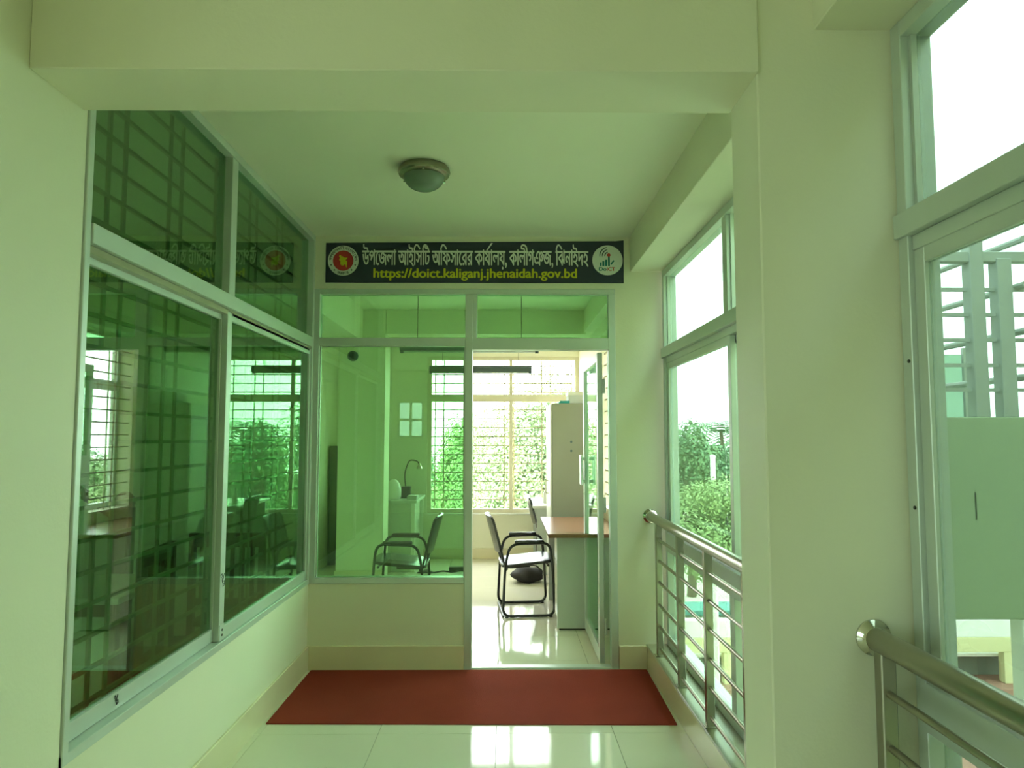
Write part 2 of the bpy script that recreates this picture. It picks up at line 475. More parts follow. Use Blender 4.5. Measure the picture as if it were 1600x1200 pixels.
# end cap, screws and marker scribbles on the middle stile
wpart('end_cap', 'x', XL - 0.006, XL - 0.002, 3.347, 3.400, 0.584, 0.655, M['alu'], w, 0)
for zz in (0.607, 0.630):
    lathe('screw', [(0.0055, 0), (0.0055, 0.003)], (XL - 0.003, 3.374, zz), M['black'], w, 10, 'x')
def scribble(strokes, x):
    bm = bmesh.new()
    for st in strokes:
        add_tube(bm, [(x, a, b) for a, b in st], 0.0016, 5)
    bm_obj('marker_scribble', bm, M['s_dark'], w)
def sc(y, z, k, st): return [[(y + a * k, z + b * k) for a, b in s] for s in st]
GL = [[(0, 1.0), (0.25, 1.15), (0.3, 0.9), (0.05, 0.85), (0.3, 0.8), (0.3, 0.5)], [(0.75, 1.1), (0.35, 0.35)],
      [(0.5, 0.45), (0.8, 0.5), (0.85, 0.15), (0.5, 0.05), (0.5, 0.3), (0.75, 0.25)]]
scribble(sc(3.348, 0.82, 0.055, GL), XL - 0.0045)
scribble(sc(2.52, 0.598, 0.030, GL), XL - 0.032)

# --- window_2: office front glazing and door frame
w = window('window_2', (-0.3, YD + 0.03, 0.0))
w['label'] = 'office front glazing with green panes and silver door frame'
c0, c1 = YD - 0.006, YD + 0.075
wpart('jamb', 'y', c0, c1, XL + 0.002, -1.238, 0.550, 2.500, A, w)
wpart('head_frame', 'y', c0 + .001, c1, -1.238, 0.745, 2.465, 2.500, A, w)
wpart('mullion', 'y', c0 - .002, c1, -0.262, -0.213, 0.0, 2.465, A, w)
wpart('mullion', 'y', c0, c1, -0.213, -0.183, 2.168, 2.465, A, w)
wpart('transom', 'y', c0, c1, -1.238, -0.262, 2.112, 2.168, A, w)
wpart('door_head', 'y', c0, c1, -0.213, 0.700, 2.088, 2.168, A, w)
wpart('sill_frame', 'y', c0, c1, -1.238, -0.262, 0.550, 0.588, A, w)
wpart('jamb', 'y', c0, c1, 0.700, 0.746, 0.0, 2.465, A, w)
wpart('threshold', 'y', c0 + .01, c1, -0.213, 0.700, 0.0, 0.010, A, w)
wpart('pane', 'y', YD + 0.030, YD + 0.035, -1.245, -0.255, 0.580, 2.120, M['gpane'], w, 0)
wpart('pane', 'y', YD + 0.030, YD + 0.035, -1.245, -0.255, 2.160, 2.470, M['gpane'], w, 0)
wpart('pane', 'y', YD + 0.030, YD + 0.035, -0.190, 0.708, 2.160, 2.470, M['gpane'], w, 0)
bars_bead = [(-1.238, -1.231, 0.588, 2.112), (-0.269, -0.262, 0.588, 2.112)]
for a, b, z0, z1 in bars_bead:
    wpart('glazing_bead', 'y', YD + 0.018, YD + 0.030, a, b, z0, z1, M['alu'], w, 0)

# --- window_3: alcove window on the right
def right_window(name, y0, y1, mulls, label, G):
    w = window(name, (XR + 0.03, (y0 + y1) / 2, 0.16)); w['label'] = label
    c0, c1 = XR + 0.0, XR + 0.085
    wpart('jamb', 'x', c0, c1, y0, y0 + 0.045, 0.16, ZW, A, w)
    wpart('jamb', 'x', c0, c1, y1 - 0.045, y1, 0.16, ZW, A, w)
    wpart('head_frame', 'x', c0 + .001, c1, y0 + 0.045, y1 - 0.045, ZW - 0.045, ZW - 0.001, A, w)
    wpart('transom', 'x', c0 - 0.012, c1, y0 + 0.0, y1 - 0.0, 2.030, 2.095, A, w)
    wpart('track', 'x', c0 + 0.012, c1, y0 + 0.045, y1 - 0.045, 1.990, 2.030, A, w)
    wpart('mid_rail', 'x', c0 - 0.004, c1, y0 + 0.045, y1 - 0.045, 0.765, 0.885, A, w)
    wpart('sill_frame', 'x', c0 + .001, c1, y0 + 0.045, y1 - 0.045, 0.160, 0.205, A, w)
    edges = [y0 + 0.045] + mulls + [y1 - 0.045]
    for mm in mulls:
        wpart('mullion', 'x', c0 + 0.006, c1 - 0.01, mm - 0.035, mm + 0.035, 2.095, ZW - 0.045, A, w)
        wpart('mullion', 'x', c0 + 0.006, c1 - 0.01, mm - 0.035, mm + 0.035, 0.205, 0.765, A, w)
    k = 0
    for a, b in zip(edges[:-1], edges[1:]):
        ia = a + (0.035 if a != edges[0] else 0); ib = b - (0.035 if b != edges[-1] else 0)
        # fixed top light and fixed bottom light
        wpart('pane', 'x', c0 + 0.040, c0 + 0.045, ia - 0.01, ib + 0.01, 2.085, ZW - 0.035, G, w, 0)
        wpart('pane', 'x', c0 + 0.040, c0 + 0.045, ia - 0.01, ib + 0.01, 0.195, 0.775, G, w, 0)
        wpart('glazing_bead', 'x', c0 + 0.024, c0 + 0.040, ia, ia + 0.012, 2.095, ZW - 0.045, A, w, 0)
        wpart('glazing_bead', 'x', c0 + 0.024, c0 + 0.040, ib - 0.012, ib, 2.095, ZW - 0.045, A, w, 0)
        # sliding sash
        sx0 = c0 + (0.016 if k % 2 else 0.044); sx1 = sx0 + 0.024
        la = a - (0.03 if a != edges[0] else 0); lb = b + (0.03 if b != edges[-1] else 0)
        wpart('sash_rail', 'x', sx0, sx1, la + 0.044, lb - 0.044, 0.890, 0.945, A, w)
        wpart('sash_rail', 'x', sx0, sx1, la + 0.044, lb - 0.044, 1.950, 1.9915, A, w)
        wpart('sash_stile', 'x', sx0 - .001, sx1 + .001, la, la + 0.045, 0.888, 1.9905, A, w)
        wpart('sash_stile', 'x', sx0 - .001, sx1 + .001, lb - 0.045, lb, 0.888, 1.9905, A, w)
        wpart('pane', 'x', sx0 + 0.010, sx0 + 0.014, la + 0.035, lb - 0.035, 0.935, 1.960, G, w, 0)
        k += 1
    return w
right_window('window_3', YB1 - 0.012, YD - 0.02, [3.44], 'tall silver framed window on right of alcove beyond railing', M['gwin'])
w4 = right_window('window_4', 0.30, YB0 + 0.013, [1.05], 'nearest tall silver framed window at right edge', M['gnear'])
struct(box('wall_right_rear', 1.02, 1.15, YR, 0.30, 0, ZC, M['wall']))
# wall jamb screws on the near window
for zz in (0.95, 1.32, 1.70):
    lathe('screw', [(0.005, 0), (0.005, 0.003)], (XR - 0.003, YB0 - 0.018, zz), M['black'], w4, 8, 'x')

# --- window_6: office back window with iron grille
w = window('window_5', (0, YE + 0.05, WB[2]))
w['label'] = 'wide office back window with cream iron grille and transom'
c0, c1 = YE + 0.03, YE + 0.09
x0, x1, z0, z1 = WB
wpart('jamb', 'y', c0, c1, x0, x0 + 0.05, z0, z1, M['bar_cream'], w)
wpart('jamb', 'y', c0, c1, x1 - 0.03, x1 + 0.02, z0, z1, M['bar_cream'], w)
wpart('head_frame', 'y', c0, c1, x0 + 0.05, x1 - 0.03, z1 - 0.045, z1, M['bar_cream'], w)
wpart('sill_frame', 'y', c0, c1, x0 + 0.05, x1 - 0.03, z0, z0 + 0.05, M['bar_cream'], w)
wpart('transom', 'y', c0 - 0.01, c1, x0 + 0.05, x1 - 0.03, 1.955, 2.045, M['bar_cream'], w)
for xm in (-0.46, 0.085):
    wpart('mullion', 'y', c0 + .002, c1, xm - 0.022, xm + 0.022, z0 + 0.05, 1.955, M['bar_cream'], w)
    wpart('mullion', 'y', c0 + .002, c1, xm - 0.022, xm + 0.022, 2.045, z1 - 0.045, M['bar_cream'], w)
cells = [x0 + 0.05, -0.46, 0.085, x1 - 0.03]
for a, b in zip(cells[:-1], cells[1:]):
    wpart('pane', 'y', c0 + 0.028, c0 + 0.032, a, b, z0 + 0.04, 1.96, M['gclear'], w, 0)
    wpart('pane', 'y', c0 + 0.028, c0 + 0.032, a, b, 2.04, z1 - 0.04, M['gclear'], w, 0)
bars(w, 'y', YE + 0.115, x0, x1, [z0 + 0.05 + 0.113 * i for i in range(1, 17)], M['bar_brown'], 0.0065)
vbars(w, 'y', YE + 0.115, [-0.88, -0.77, -0.52, -0.40, 0.0, 0.12, 0.48, 0.59, 0.86], z0, z1, M['bar_brown'], 0.007)

# --- window_7: office right window
w = window('window_6', (1.1, 6.1, WS[2])); w['label'] = 'side window of office with cream iron grille'
a0, a1, z0, z1 = WS
c0, c1 = 1.08, 1.14
wpart('jamb', 'x', c0, c1, a0, a0 + 0.05, z0, z1, A, w); wpart('jamb', 'x', c0, c1, a1 - 0.05, a1, z0, z1, A, w)
wpart('head_frame', 'x', c0, c1, a0 + 0.05, a1 - 0.05, z1 - 0.05, z1, A, w)
wpart('sill_frame', 'x', c0, c1, a0 + 0.05, a1 - 0.05, z0, z0 + 0.05, A, w)
wpart('transom', 'x', c0, c1, a0 + 0.05, a1 - 0.05, 1.95, 2.04, A, w)
wpart('mullion', 'x', c0, c1, 6.07, 6.13, z0 + 0.05, z1 - 0.05, A, w)
for a, b in ((a0 + 0.04, 6.08), (6.12, a1 - 0.04)):
    wpart('pane', 'x', c0 + 0.025, c0 + 0.03, a, b, z0 + 0.04, 1.96, M['gclear'], w, 0)
    wpart('pane', 'x', c0 + 0.025, c0 + 0.03, a, b, 2.03, z1 - 0.04, M['gclear'], w, 0)
bars(w, 'x', 0.985, a0, a1, [z0 + 0.113 * i for i in range(1, 15)], M['bar_brown'], 0.006)
vbars(w, 'x', 0.985, [5.45, 5.56, 5.95, 6.25, 6.66, 6.77], z0, z1, M['bar_cream'], 0.008)

# --- rear hall windows
for i, (a, b) in enumerate(RW):
    w = window('window_%d' % (7 + i), ((a + b) / 2, YR - 0.07, 1.5))
    w['label'] = 'small window in rear hall wall'
    c0, c1 = YR - 0.10, YR - 0.04
    wpart('jamb', 'y', c0, c1, a, a + 0.04, 1.5, 2.25, A, w); wpart('jamb', 'y', c0, c1, b - 0.04, b, 1.5, 2.25, A, w)
    wpart('head_frame', 'y', c0, c1, a + .04, b - .04, 2.21, 2.25, A, w); wpart('sill_frame', 'y', c0, c1, a + .04, b - .04, 1.5, 1.54, A, w)
    wpart('transom', 'y', c0, c1, a + .04, b - .04, 1.84, 1.89, A, w)
    m_ = (a + b) / 2
    wpart('mullion', 'y', c0, c1, m_ - .025, m_ + .025, 1.54, 1.84, A, w); wpart('mullion', 'y', c0, c1, m_ - .025, m_ + .025, 1.89, 2.21, A, w)
    wpart('pane', 'y', c0 + .028, c0 + .032, a + .03, b - .03, 1.53, 2.22, M['gwin'], w, 0)

for nm, lb, a0, a1, z0, z1, gl in (('window_10', 'unseen wide hall window added for fill light', -4.6, -0.6, 0.30, 2.62, 'grear'),  # added for fill light, set where the panes do not mirror it
                                   ('window_11', 'unseen low window added to light the stair hall', 1.75, 3.4, 0.78, 1.65, 'ghall')):  # added to light the table behind the left glazing
    w = window(nm, (XH - 0.07, (a0 + a1) / 2, z0)); w['label'] = lb
    c0, c1 = XH - 0.10, XH - 0.04; am = (a0 + a1) / 2
    wpart('jamb', 'x', c0, c1, a0, a0 + .05, z0, z1, A, w); wpart('jamb', 'x', c0, c1, a1 - .05, a1, z0, z1, A, w)
    wpart('head_frame', 'x', c0, c1, a0 + .05, a1 - .05, z1 - .05, z1, A, w); wpart('sill_frame', 'x', c0, c1, a0 + .05, a1 - .05, z0, z0 + .05, A, w)
    wpart('mullion', 'x', c0, c1, am - .025, am + .025, z0 + .05, z1 - .05, A, w)
    for a, b in ((a0 + .04, am - .02), (am + .02, a1 - .04)): wpart('pane', 'x', c0 + .028, c0 + .032, a, b, z0 + .04, z1 - .04, M[gl], w, 0)

# --- door_1: glass leaf standing open into the office
d = struct(empty('door_1', (0.650, YD + 0.085, 0.012)))
d['label'] = 'open glass door leaf with silver frame and box handle'
dx0, dx1 = 0.632, 0.668
dy0, dy1 = YD + 0.080, YD + 0.98
box('stile', dx0, dx1, dy0, dy0 + 0.055, 0.012, 2.080, A, d, 0.003)
box('stile', dx0, dx1, dy1 - 0.055, dy1, 0.012, 2.080, A, d, 0.003)
box('top_rail', dx0, dx1, dy0 + 0.055, dy1 - 0.055, 2.020, 2.080, A, d, 0.003)
box('bottom_rail', dx0, dx1, dy0 + 0.055, dy1 - 0.055, 0.012, 0.105, A, d, 0.003)
box('pane', 0.648, 0.653, dy0 + 0.05, dy1 - 0.05, 0.10, 2.025, M['gdoor'], d)
box('gasket', 0.6312, 0.6688, dy0 + 0.0555, dy0 + 0.062, 0.105, 2.02, M['alu_dark'], d)
hb = box('handle', 0.592, 0.604, dy1 - 0.19, dy1 - 0.075, 1.135, 1.365, A, d, 0.003)
box('handle_bracket', 0.604, 0.634, dy1 - 0.15, dy1 - 0.12, 1.15, 1.175, A, hb); box('handle_bracket', 0.604, 0.634, dy1 - 0.15, dy1 - 0.12, 1.325, 1.35, A, hb)
hb = box('handle', 0.696, 0.708, dy1 - 0.19, dy1 - 0.075, 1.135, 1.365, A, d, 0.003)
box('handle_bracket', 0.666, 0.696, dy1 - 0.15, dy1 - 0.12, 1.15, 1.175, A, hb); box('handle_bracket', 0.666, 0.696, dy1 - 0.15, dy1 - 0.12, 1.325, 1.35, A, hb)
lathe('lock_cylinder', [(0.012, -0.024), (0.012, 0.024)], (0.650, dy1 - 0.027, 1.06), M['chrome'], d, 14, 'x')
for zz in (0.25, 1.05, 1.85):
    lathe('hinge', [(0.009, -0.05), (0.009, 0.05)], (0.676, dy0 - 0.004, zz), A, d, 10)

# ------------------------------------------------------------------ railings
def railing(name, x, y0, y1, posts, flange_y, label, zb=0.160, wall_dir=1):
    r = empty(name, (x, (y0 + y1) / 2, zb))
    zh = 0.985
    tube('handrail', [(x, y0, zh), (x, y1, zh)], 0.029, M['steel'], r, 20)
    s = wall_dir
    lathe('wall_flange', [(0.046, 0), (0.046, -0.006 * s), (0.036, -0.014 * s), (0.030, -0.022 * s)], (x, flange_y, zh), M['chrome'], r, 24, 'y')
    for p in posts:
        po = box('post', x - 0.019, x + 0.019, p - 0.019, p + 0.019, zb, zh - 0.020, M['steel'], r, 0.003)
        box('base_plate', x - 0.032, x + 0.032, p - 0.032, p + 0.032, zb, zb + 0.006, M['steel'], po, 0.001)
    for z in (0.866, 0.736, 0.606, 0.468, 0.338, 0.205):
        for a, b in zip(posts[:-1], posts[1:]):
            tube('rail', [(x, a + 0.019, z), (x, b - 0.019, z)], 0.0095, M['steel'], r, 10)
    return r
tag(railing('railing', 0.962, 2.145, YD, [2.26, 2.91, 3.47, 4.01, 4.56], YD,
            'x'), 'stainless steel railing with horizontal bars along alcove window beyond the pier', 'railing')
tag(railing('railing', 0.955, -1.5, YB0 + 0.015, [-1.4, -0.75, -0.1, 0.55, 1.2, 1.85], YB0 + 0.015,
            'x'), 'stainless steel railing nearest the viewer, cut by bottom right corner', 'railing')

# ------------------------------------------------------------------ red mat
bm = bmesh.new()
P = [(-1.250, 3.93), (0.905, 3.895), (0.922, 4.790), (-1.246, 4.800)]
a = [bm.verts.new((x, y, 0.0)) for x, y in P]; b = [bm.verts.new((x, y, 0.006)) for x, y in P]
bm.faces.new(list(reversed(a))); bm.faces.new(b)
for i in range(4): bm.faces.new((a[i], a[(i + 1) % 4], b[(i + 1) % 4], b[i]))
bmesh.ops.recalc_face_normals(bm, faces=bm.faces)
tag(bm_obj('floor_mat', bm, M['mat_red']), 'wide red carpet mat on floor before office door', 'mat')

# ------------------------------------------------------------------ ceiling lamp
lx, ly = -0.405, 3.56
t = empty('ceiling_lamp', (lx, ly, ZC - 0.1))
lathe('rim', [(0.118, ZC), (0.128, ZC - 0.012), (0.132, ZC - 0.028), (0.126, ZC - 0.042), (0.108, ZC - 0.050), (0.100, ZC - 0.050)], (lx, ly, 0), M['brass'], t, 40)
lathe('dome', [(0.103, ZC - 0.045)] + [(0.103 * math.cos(i * math.pi / 18), ZC - 0.048 - 0.075 * math.sin(i * math.pi / 18)) for i in range(1, 9)] + [(0.004, ZC - 0.1232)], (lx, ly, 0), M['lampglass'], t, 40)
for k in range(3):
    an = 2 * math.pi * k / 3 + 0.6
    lathe('screw', [(0.007, 0), (0.007, 0.008), (0.004, 0.011)], (lx + 0.117 * math.cos(an), ly + 0.117 * math.sin(an), ZC - 0.056), M['chrome'], t, 10)
tag(t, 'round dome ceiling lamp with metal rim on alcove ceiling', 'lamp')

# ------------------------------------------------------------------ sign
def text_mesh(body, kern=None):
    """letter outlines filled by winding rule, so overlapping strokes of a glyph stay solid"""
    c = bpy.data.curves.new('txt', 'FONT'); c.body = body; c.size = 1.0
    if kern:
        for i, k in kern.items(): c.body_format[i].kerning = k
    o = bpy.data.objects.new('txt', c); COL.objects.link(o)
    bpy.context.view_layer.update()
    cu = o.to_curve(bpy.context.evaluated_depsgraph_get())
    loops = []
    for sp in cu.splines:
        pts = []
        if sp.type == 'BEZIER':
            bp = sp.bezier_points; n = len(bp)
            for i in range(n):
                p0 = bp[i].co; h0 = bp[i].handle_right; h1 = bp[(i + 1) % n].handle_left; p1 = bp[(i + 1) % n].co
                straight = abs((h0 - p0).cross(p1 - p0).z) < 1e-6 and abs((h1 - p0).cross(p1 - p0).z) < 1e-6
                m_ = 1 if straight else 4
                for k in range(m_):
                    t = k / m_
                    q = p0 * (1 - t) ** 3 + h0 * 3 * t * (1 - t) ** 2 + h1 * 3 * t * t * (1 - t) + p1 * t ** 3
                    pts.append((q.x, q.y))
        else:
            pts = [(p.co.x, p.co.y) for p in sp.points]
        if len(pts) > 2: loops.append(pts)
    o.to_curve_clear()
    bpy.data.objects.remove(o); bpy.data.curves.remove(c)
    V, E = [], []
    for p in loops:
        b0 = len(V); n = len(p)
        V += [Vector(q) for q in p]; E += [(b0 + i, b0 + (i + 1) % n) for i in range(n)]
    r = delaunay_2d_cdt(V, E, [], 0, 1e-5)
    ov = np.array([(v.x, v.y) for v in r[0]]); tri = np.array([f for f in r[2] if len(f) == 3])
    cen = ov[tri].mean(1)
    wn = np.zeros(len(cen), int)
    for p in loops:                       # non-zero winding rule
        P0 = np.array(p); P1 = np.roll(P0, -1, 0)
        for (xa, ya), (xb, yb) in zip(P0, P1):
            cr = (xb - xa) * (cen[:, 1] - ya) - (cen[:, 0] - xa) * (yb - ya)
            wn += ((ya <= cen[:, 1]) & (yb > cen[:, 1]) & (cr > 0)).astype(int)
            wn -= ((ya > cen[:, 1]) & (yb <= cen[:, 1]) & (cr < 0)).astype(int)
    return [tuple(q) for q in ov], [tuple(int(k) for k in t) for t, k_ in zip(tri, wn) if k_ != 0]

def bb(vs):
    return min(v[0] for v in vs), max(v[0] for v in vs), min(v[1] for v in vs), max(v[1] for v in vs)

def flat_obj(name, polys, y, m, parent):
    """flat print: list of (verts xz, faces) laid at depth y"""
    bm = bmesh.new()
    for i, (vs, fs) in enumerate(polys):
        bv = [bm.verts.new((x, y - 0.00025 * (i % 5), z)) for x, z in vs]
        for f in fs:
            try: bm.faces.new([bv[i] for i in f])
            except ValueError: pass
    for f in bm.faces:
        f.normal_update()
        if f.normal.y > 0: f.normal_flip()
    return bm_obj(name, bm, m, parent)

def fit(vs, box_in, x0, x1, z0, z1):
    a, b, c, d = box_in
    return [(x0 + (x - a) / (b - a) * (x1 - x0), z0 + (z - c) / (d - c) * (z1 - z0)) for x, z in vs]

def bold(vs, fs, dx, dz):
    return [([(x + ox, z + oz) for x, z in vs], fs) for ox, oz in ((0, 0), (dx, 0), (-dx, 0), (0, dz), (0, -dz))]

SY = YD - 0.010
sg = empty('sign_board', (-0.2, SY, 2.67))
tag(sg, 'navy office sign with white Bengali lettering and yellow web address above door', 'sign')
prism_y('panel', [(-1.204, 2.541), (0.806, 2.541), (0.808, 2.835), (0.75, 2.829), (-1.204, 2.812)], SY, YD - 0.001, M['sign'], sg)
TY = SY - 0.0006
body = 'উপেজলা আইিসিট অিফসােরর কাযালয়, কালীগঞজ, িঝনাইদহ'
iz = body.index('ঞ')
vs, fs = text_mesh(body, {iz: -0.28 * 100 / 100})
bx_ = bb(vs)
X0, X1, Z0, Z1 = -0.957, 0.566, 2.632, 2.805
polys = bold(fit(vs, bx_, X0, X1, Z0, Z1), fs, 0.0018, 0.0010)
# reph slash over the য
pv, _ = text_mesh(body[:body.index('য') + 1]); px1 = bb(pv)[1]
rx = X0 + (px1 - bx_[0]) / (bx_[1] - bx_[0]) * (X1 - X0)
polys.append(([(rx - 0.030, 2.762), (rx - 0.022, 2.760), (rx + 0.016, 2.812), (rx + 0.004, 2.814)], [(0, 1, 2, 3)]))
flat_obj('bengali_lettering', polys, TY, M['s_white'], sg)
vs, fs = text_mesh('https://doict.kaliganj.jhenaidah.gov.bd')
vv = fit(vs, bb(vs), -0.880, 0.488, 2.556, 2.638)
flat_obj('web_address_lettering', bold(vv, fs, 0.0026, 0.0018), TY, M['s_yellow'], sg)

def disc(cx, cz, r, n=40, r2=0.0):
    if not r2:
        return ([(cx + r * math.cos(2 * math.pi * k / n), cz + r * math.sin(2 * math.pi * k / n)) for k in range(n)], [tuple(range(n))])
    vs = []; fs = []
    for k in range(n):
        a = 2 * math.pi * k / n
        vs += [(cx + r * math.cos(a), cz + r * math.sin(a)), (cx + r2 * math.cos(a), cz + r2 * math.sin(a))]
    for k in range(n):
        fs.append((2 * k, 2 * ((k + 1) % n), 2 * ((k + 1) % n) + 1, 2 * k + 1))
    return (vs, fs)

ex, ez = -1.086, 2.690
seal = flat_obj('round_emblem', [disc(ex, ez, 0.103)], TY, M['s_white'], sg)
seal['label'] = 'round white seal with red disc and yellow map'
flat_obj('red_disc', [disc(ex, ez, 0.069)], TY - 0.0005, M['s_red'], seal)
mp = [(-0.026, 0.040), (-0.016, 0.036), (-0.012, 0.028), (-0.004, 0.030), (0.002, 0.022), (0.014, 0.020), (0.028, 0.021),
      (0.027, 0.012), (0.016, 0.006), (0.020, -0.002), (0.026, 0.000), (0.027, -0.018), (0.024, -0.034), (0.026, -0.046),
      (0.019, -0.044), (0.017, -0.030), (0.010, -0.024), (0.006, -0.034), (-0.002, -0.032), (-0.008, -0.034), (-0.016, -0.030),
      (-0.020, -0.018), (-0.018, -0.006), (-0.026, 0.002), (-0.028, 0.012), (-0.020, 0.018), (-0.028, 0.026)]
flat_obj('yellow_map', [([(ex + x, ez + z) for x, z in mp], [tuple(range(len(mp)))])], TY - 0.001, M['s_yellow'], seal)
def ring_text(chars, a0, a1, r, h, inward=False):
    out = []
    for i, ch in enumerate(chars):
        if ch == ' ': continue
        an = math.radians(a0 + (a1 - a0) * (i + 0.5) / len(chars))
        vs, fs = text_mesh(ch); b = bb(vs)
        k = h / 0.75
        for ox in (-0.0006, 0.0006):
            q = []
            for x, z in vs:
                lx_ = (x - (b[0] + b[1]) / 2) * k + ox; lz_ = (z - 0.35) * k
                if inward: lx_, lz_ = -lx_, -lz_
                rr = r + lz_
                q.append((ex + rr * math.cos(an) + lx_ * math.sin(an), ez + rr * math.sin(an) - lx_ * math.cos(an)))
            out.append((q, fs))
    return out
rl = flat_obj('ring_lettering', ring_text(list('গণপজাতনতী বাংলােদশ'), 178, 2, 0.086, 0.020) + ring_text(list('সরকার'), 245, 295, 0.086, 0.020, True), TY - 0.0008, M['s_dark'], seal)
rl['kind'] = 'stuff'
for an in (200, 228, 312, 340):
    a = math.radians(an); cx = ex + 0.086 * math.cos(a); cz = ez + 0.086 * math.sin(a)
    p = [(cx + (0.008 if k % 2 == 0 else 0.0035) * math.sin(math.pi * k / 5), cz + (0.008 if k % 2 == 0 else 0.0035) * math.cos(math.pi * k / 5)) for k in range(10)]
    flat_obj('star', [(p, [tuple(range(10))])], TY - 0.0008, M['s_dark'], seal)

gx, gz = 0.697, 2.697
lg = flat_obj('round_logo', [disc(gx, gz, 0.103)], TY, M['s_white'], sg)
lg['label'] = 'round white logo with signal arcs and bars'
def arc(cx, cz, r, a0, a1, wd, n=12):
    vs = []; fs = []
    for k in range(n + 1):
        a = math.radians(a0 + (a1 - a0) * k / n); tt = wd * (1 - abs(2 * k / n - 1) ** 3 * 0.6)
        vs += [(cx + (r - tt) * math.cos(a), cz + (r - tt) * math.sin(a)), (cx + (r + tt) * math.cos(a), cz + (r + tt) * math.sin(a))]
    for k in range(n): fs.append((2 * k, 2 * k + 1, 2 * k + 3, 2 * k + 2))
    return vs, fs
flat_obj('signal_arcs', [arc(gx + 0.008, gz + 0.030, r, 100, 185, 0.0035) for r in (0.026, 0.043, 0.060)], TY - 0.0006, M['s_dark'], lg)
def q(x0, x1, z0, z1): return ([(gx + x0, gz + z0), (gx + x1, gz + z0), (gx + x1, gz + z1), (gx + x0, gz + z1)], [(0, 1, 2, 3)])
flat_obj('signal_bars', [q(-0.052, -0.040, -0.040, -0.014), q(-0.035, -0.021, -0.040, -0.006), q(-0.016, -0.002, -0.040, 0.004), q(0.003, 0.016, -0.040, 0.026),
                         ([(gx + 0.018, gz - 0.026), (gx + 0.026, gz - 0.032), (gx + 0.048, gz - 0.004), (gx + 0.040, gz + 0.002)], [(0, 1, 2, 3)])], TY - 0.0006, M['s_teal'], lg)
flat_obj('red_dot', [disc(gx + 0.009, gz + 0.036, 0.012, 16)], TY - 0.0008, M['s_red'], lg)
vs, fs = text_mesh('Do'); flat_obj('dark_lettering', bold(fit(vs, bb(vs), gx - 0.058, gx - 0.008, gz - 0.072, gz - 0.048), fs, 0.0012, 0.0008), TY - 0.0006, M['s_teal'], lg)
vs, fs = text_mesh('ICT'); flat_obj('red_lettering', bold(fit(vs, bb(vs), gx - 0.004, gx + 0.050, gz - 0.072, gz - 0.048), fs, 0.0012, 0.0008), TY - 0.0006, M['s_red'], lg)

# ------------------------------------------------------------------ office furniture
def make_chair(name):
    t = empty(name, (0, 0, 0))
    for s in (-1, 1):
        y = s * 0.262
        loop = round_path([(-0.185, y, 0.012), (0.255, y, 0.012), (0.235, y, 0.43), (0.215, y, 0.615), (-0.125, y, 0.605), (-0.165, y, 0.42)], 0.075, 5, True)
        tube('side_frame', loop, 0.0115, M['black'], t, 8, True)
        bm = bmesh.new(); add_box(bm, -0.085, 0.165, y - 0.022, y + 0.022, 0.612, 0.640, 0.009)
        bm_obj('armrest', bm, M['vinyl'], t, smooth=True)
        tube('back_upright', round_path([(0.05, s * 0.215, 0.415), (-0.165, s * 0.215, 0.405), (-0.195, s * 0.215, 0.55), (-0.262, s * 0.215, 0.80)], 0.05, 4), 0.010, M['black'], t, 8)
        for fx in (-0.15, 0.22):
            lathe('foot_cap', [(0.016, 0.0), (0.016, 0.010), (0.012, 0.014)], (fx, y, 0), M['black'], t, 10)
    for cx_, cz_ in ((0.20, 0.425), (-0.15, 0.40), (-0.178, 0.012)):
        tube('crossbar', [(cx_, -0.262, cz_), (cx_, 0.262, cz_)], 0.010, M['black'], t, 8)
    # seat: cushioned slab, higher at the front
    def slab(n, fn, m):
        bm = bmesh.new(); NU, NV = 8, 8; g0 = []; g1 = []
        for i in range(NU + 1):
            r0 = []; r1 = []
            for j in range(NV + 1):
                u = i / NU * 2 - 1; v = j / NV * 2 - 1
                a, b = fn(u, v)
                r0.append(bm.verts.new(a)); r1.append(bm.verts.new(b))
            g0.append(r0); g1.append(r1)
        for i in range(NU):
            for j in range(NV):
                bm.faces.new((g0[i][j], g0[i + 1][j], g0[i + 1][j + 1], g0[i][j + 1]))
                bm.faces.new((g1[i][j], g1[i][j + 1], g1[i + 1][j + 1], g1[i + 1][j]))
        for i in range(NU):
            bm.faces.new((g0[i][0], g1[i][0], g1[i + 1][0], g0[i + 1][0])); bm.faces.new((g0[i][NV], g0[i + 1][NV], g1[i + 1][NV], g1[i][NV]))
            bm.faces.new((g0[0][i], g0[0][i + 1], g1[0][i + 1], g1[0][i])); bm.faces.new((g0[NU][i], g1[NU][i], g1[NU][i + 1], g0[NU][i + 1]))
        bmesh.ops.recalc_face_normals(bm, faces=bm.faces)
        return bm_obj(n, bm, m, t, smooth=True)
    def rc(u, v, p=6):
        k = (abs(u) ** p + abs(v) ** p) ** (1 / p) if (u or v) else 1
        mxx = max(abs(u), abs(v)) or 1
        f = mxx / k
        return u * f, v * f
    def seat(u, v):
        uu, vv = rc(u, v); e = max(abs(u), abs(v)) ** 6
        x = 0.035 + 0.225 * uu; y = 0.245 * vv; z = 0.432 + 0.022 * uu
        return (x, y, z - 0.006), (x, y, z + 0.036 - 0.018 * e - 0.008 * (1 - vv * vv) * (1 - uu * uu))
    slab('seat', seat, M['vinyl'])
    def back(u, v):
        uu, vv = rc(u, v, 8); e = max(abs(u), abs(v)) ** 6
        h = 0.525 + 0.155 * (uu + 1)
        x = -0.186 - 0.27 * (h - 0.525) - 0.035 * (1 - vv * vv)
        y = 0.235 * vv
        return (x - 0.014, y, h), (x + 0.016 - 0.010 * e, y, h + 0.004)
    slab('backrest', back, M['vinyl'])
    return t
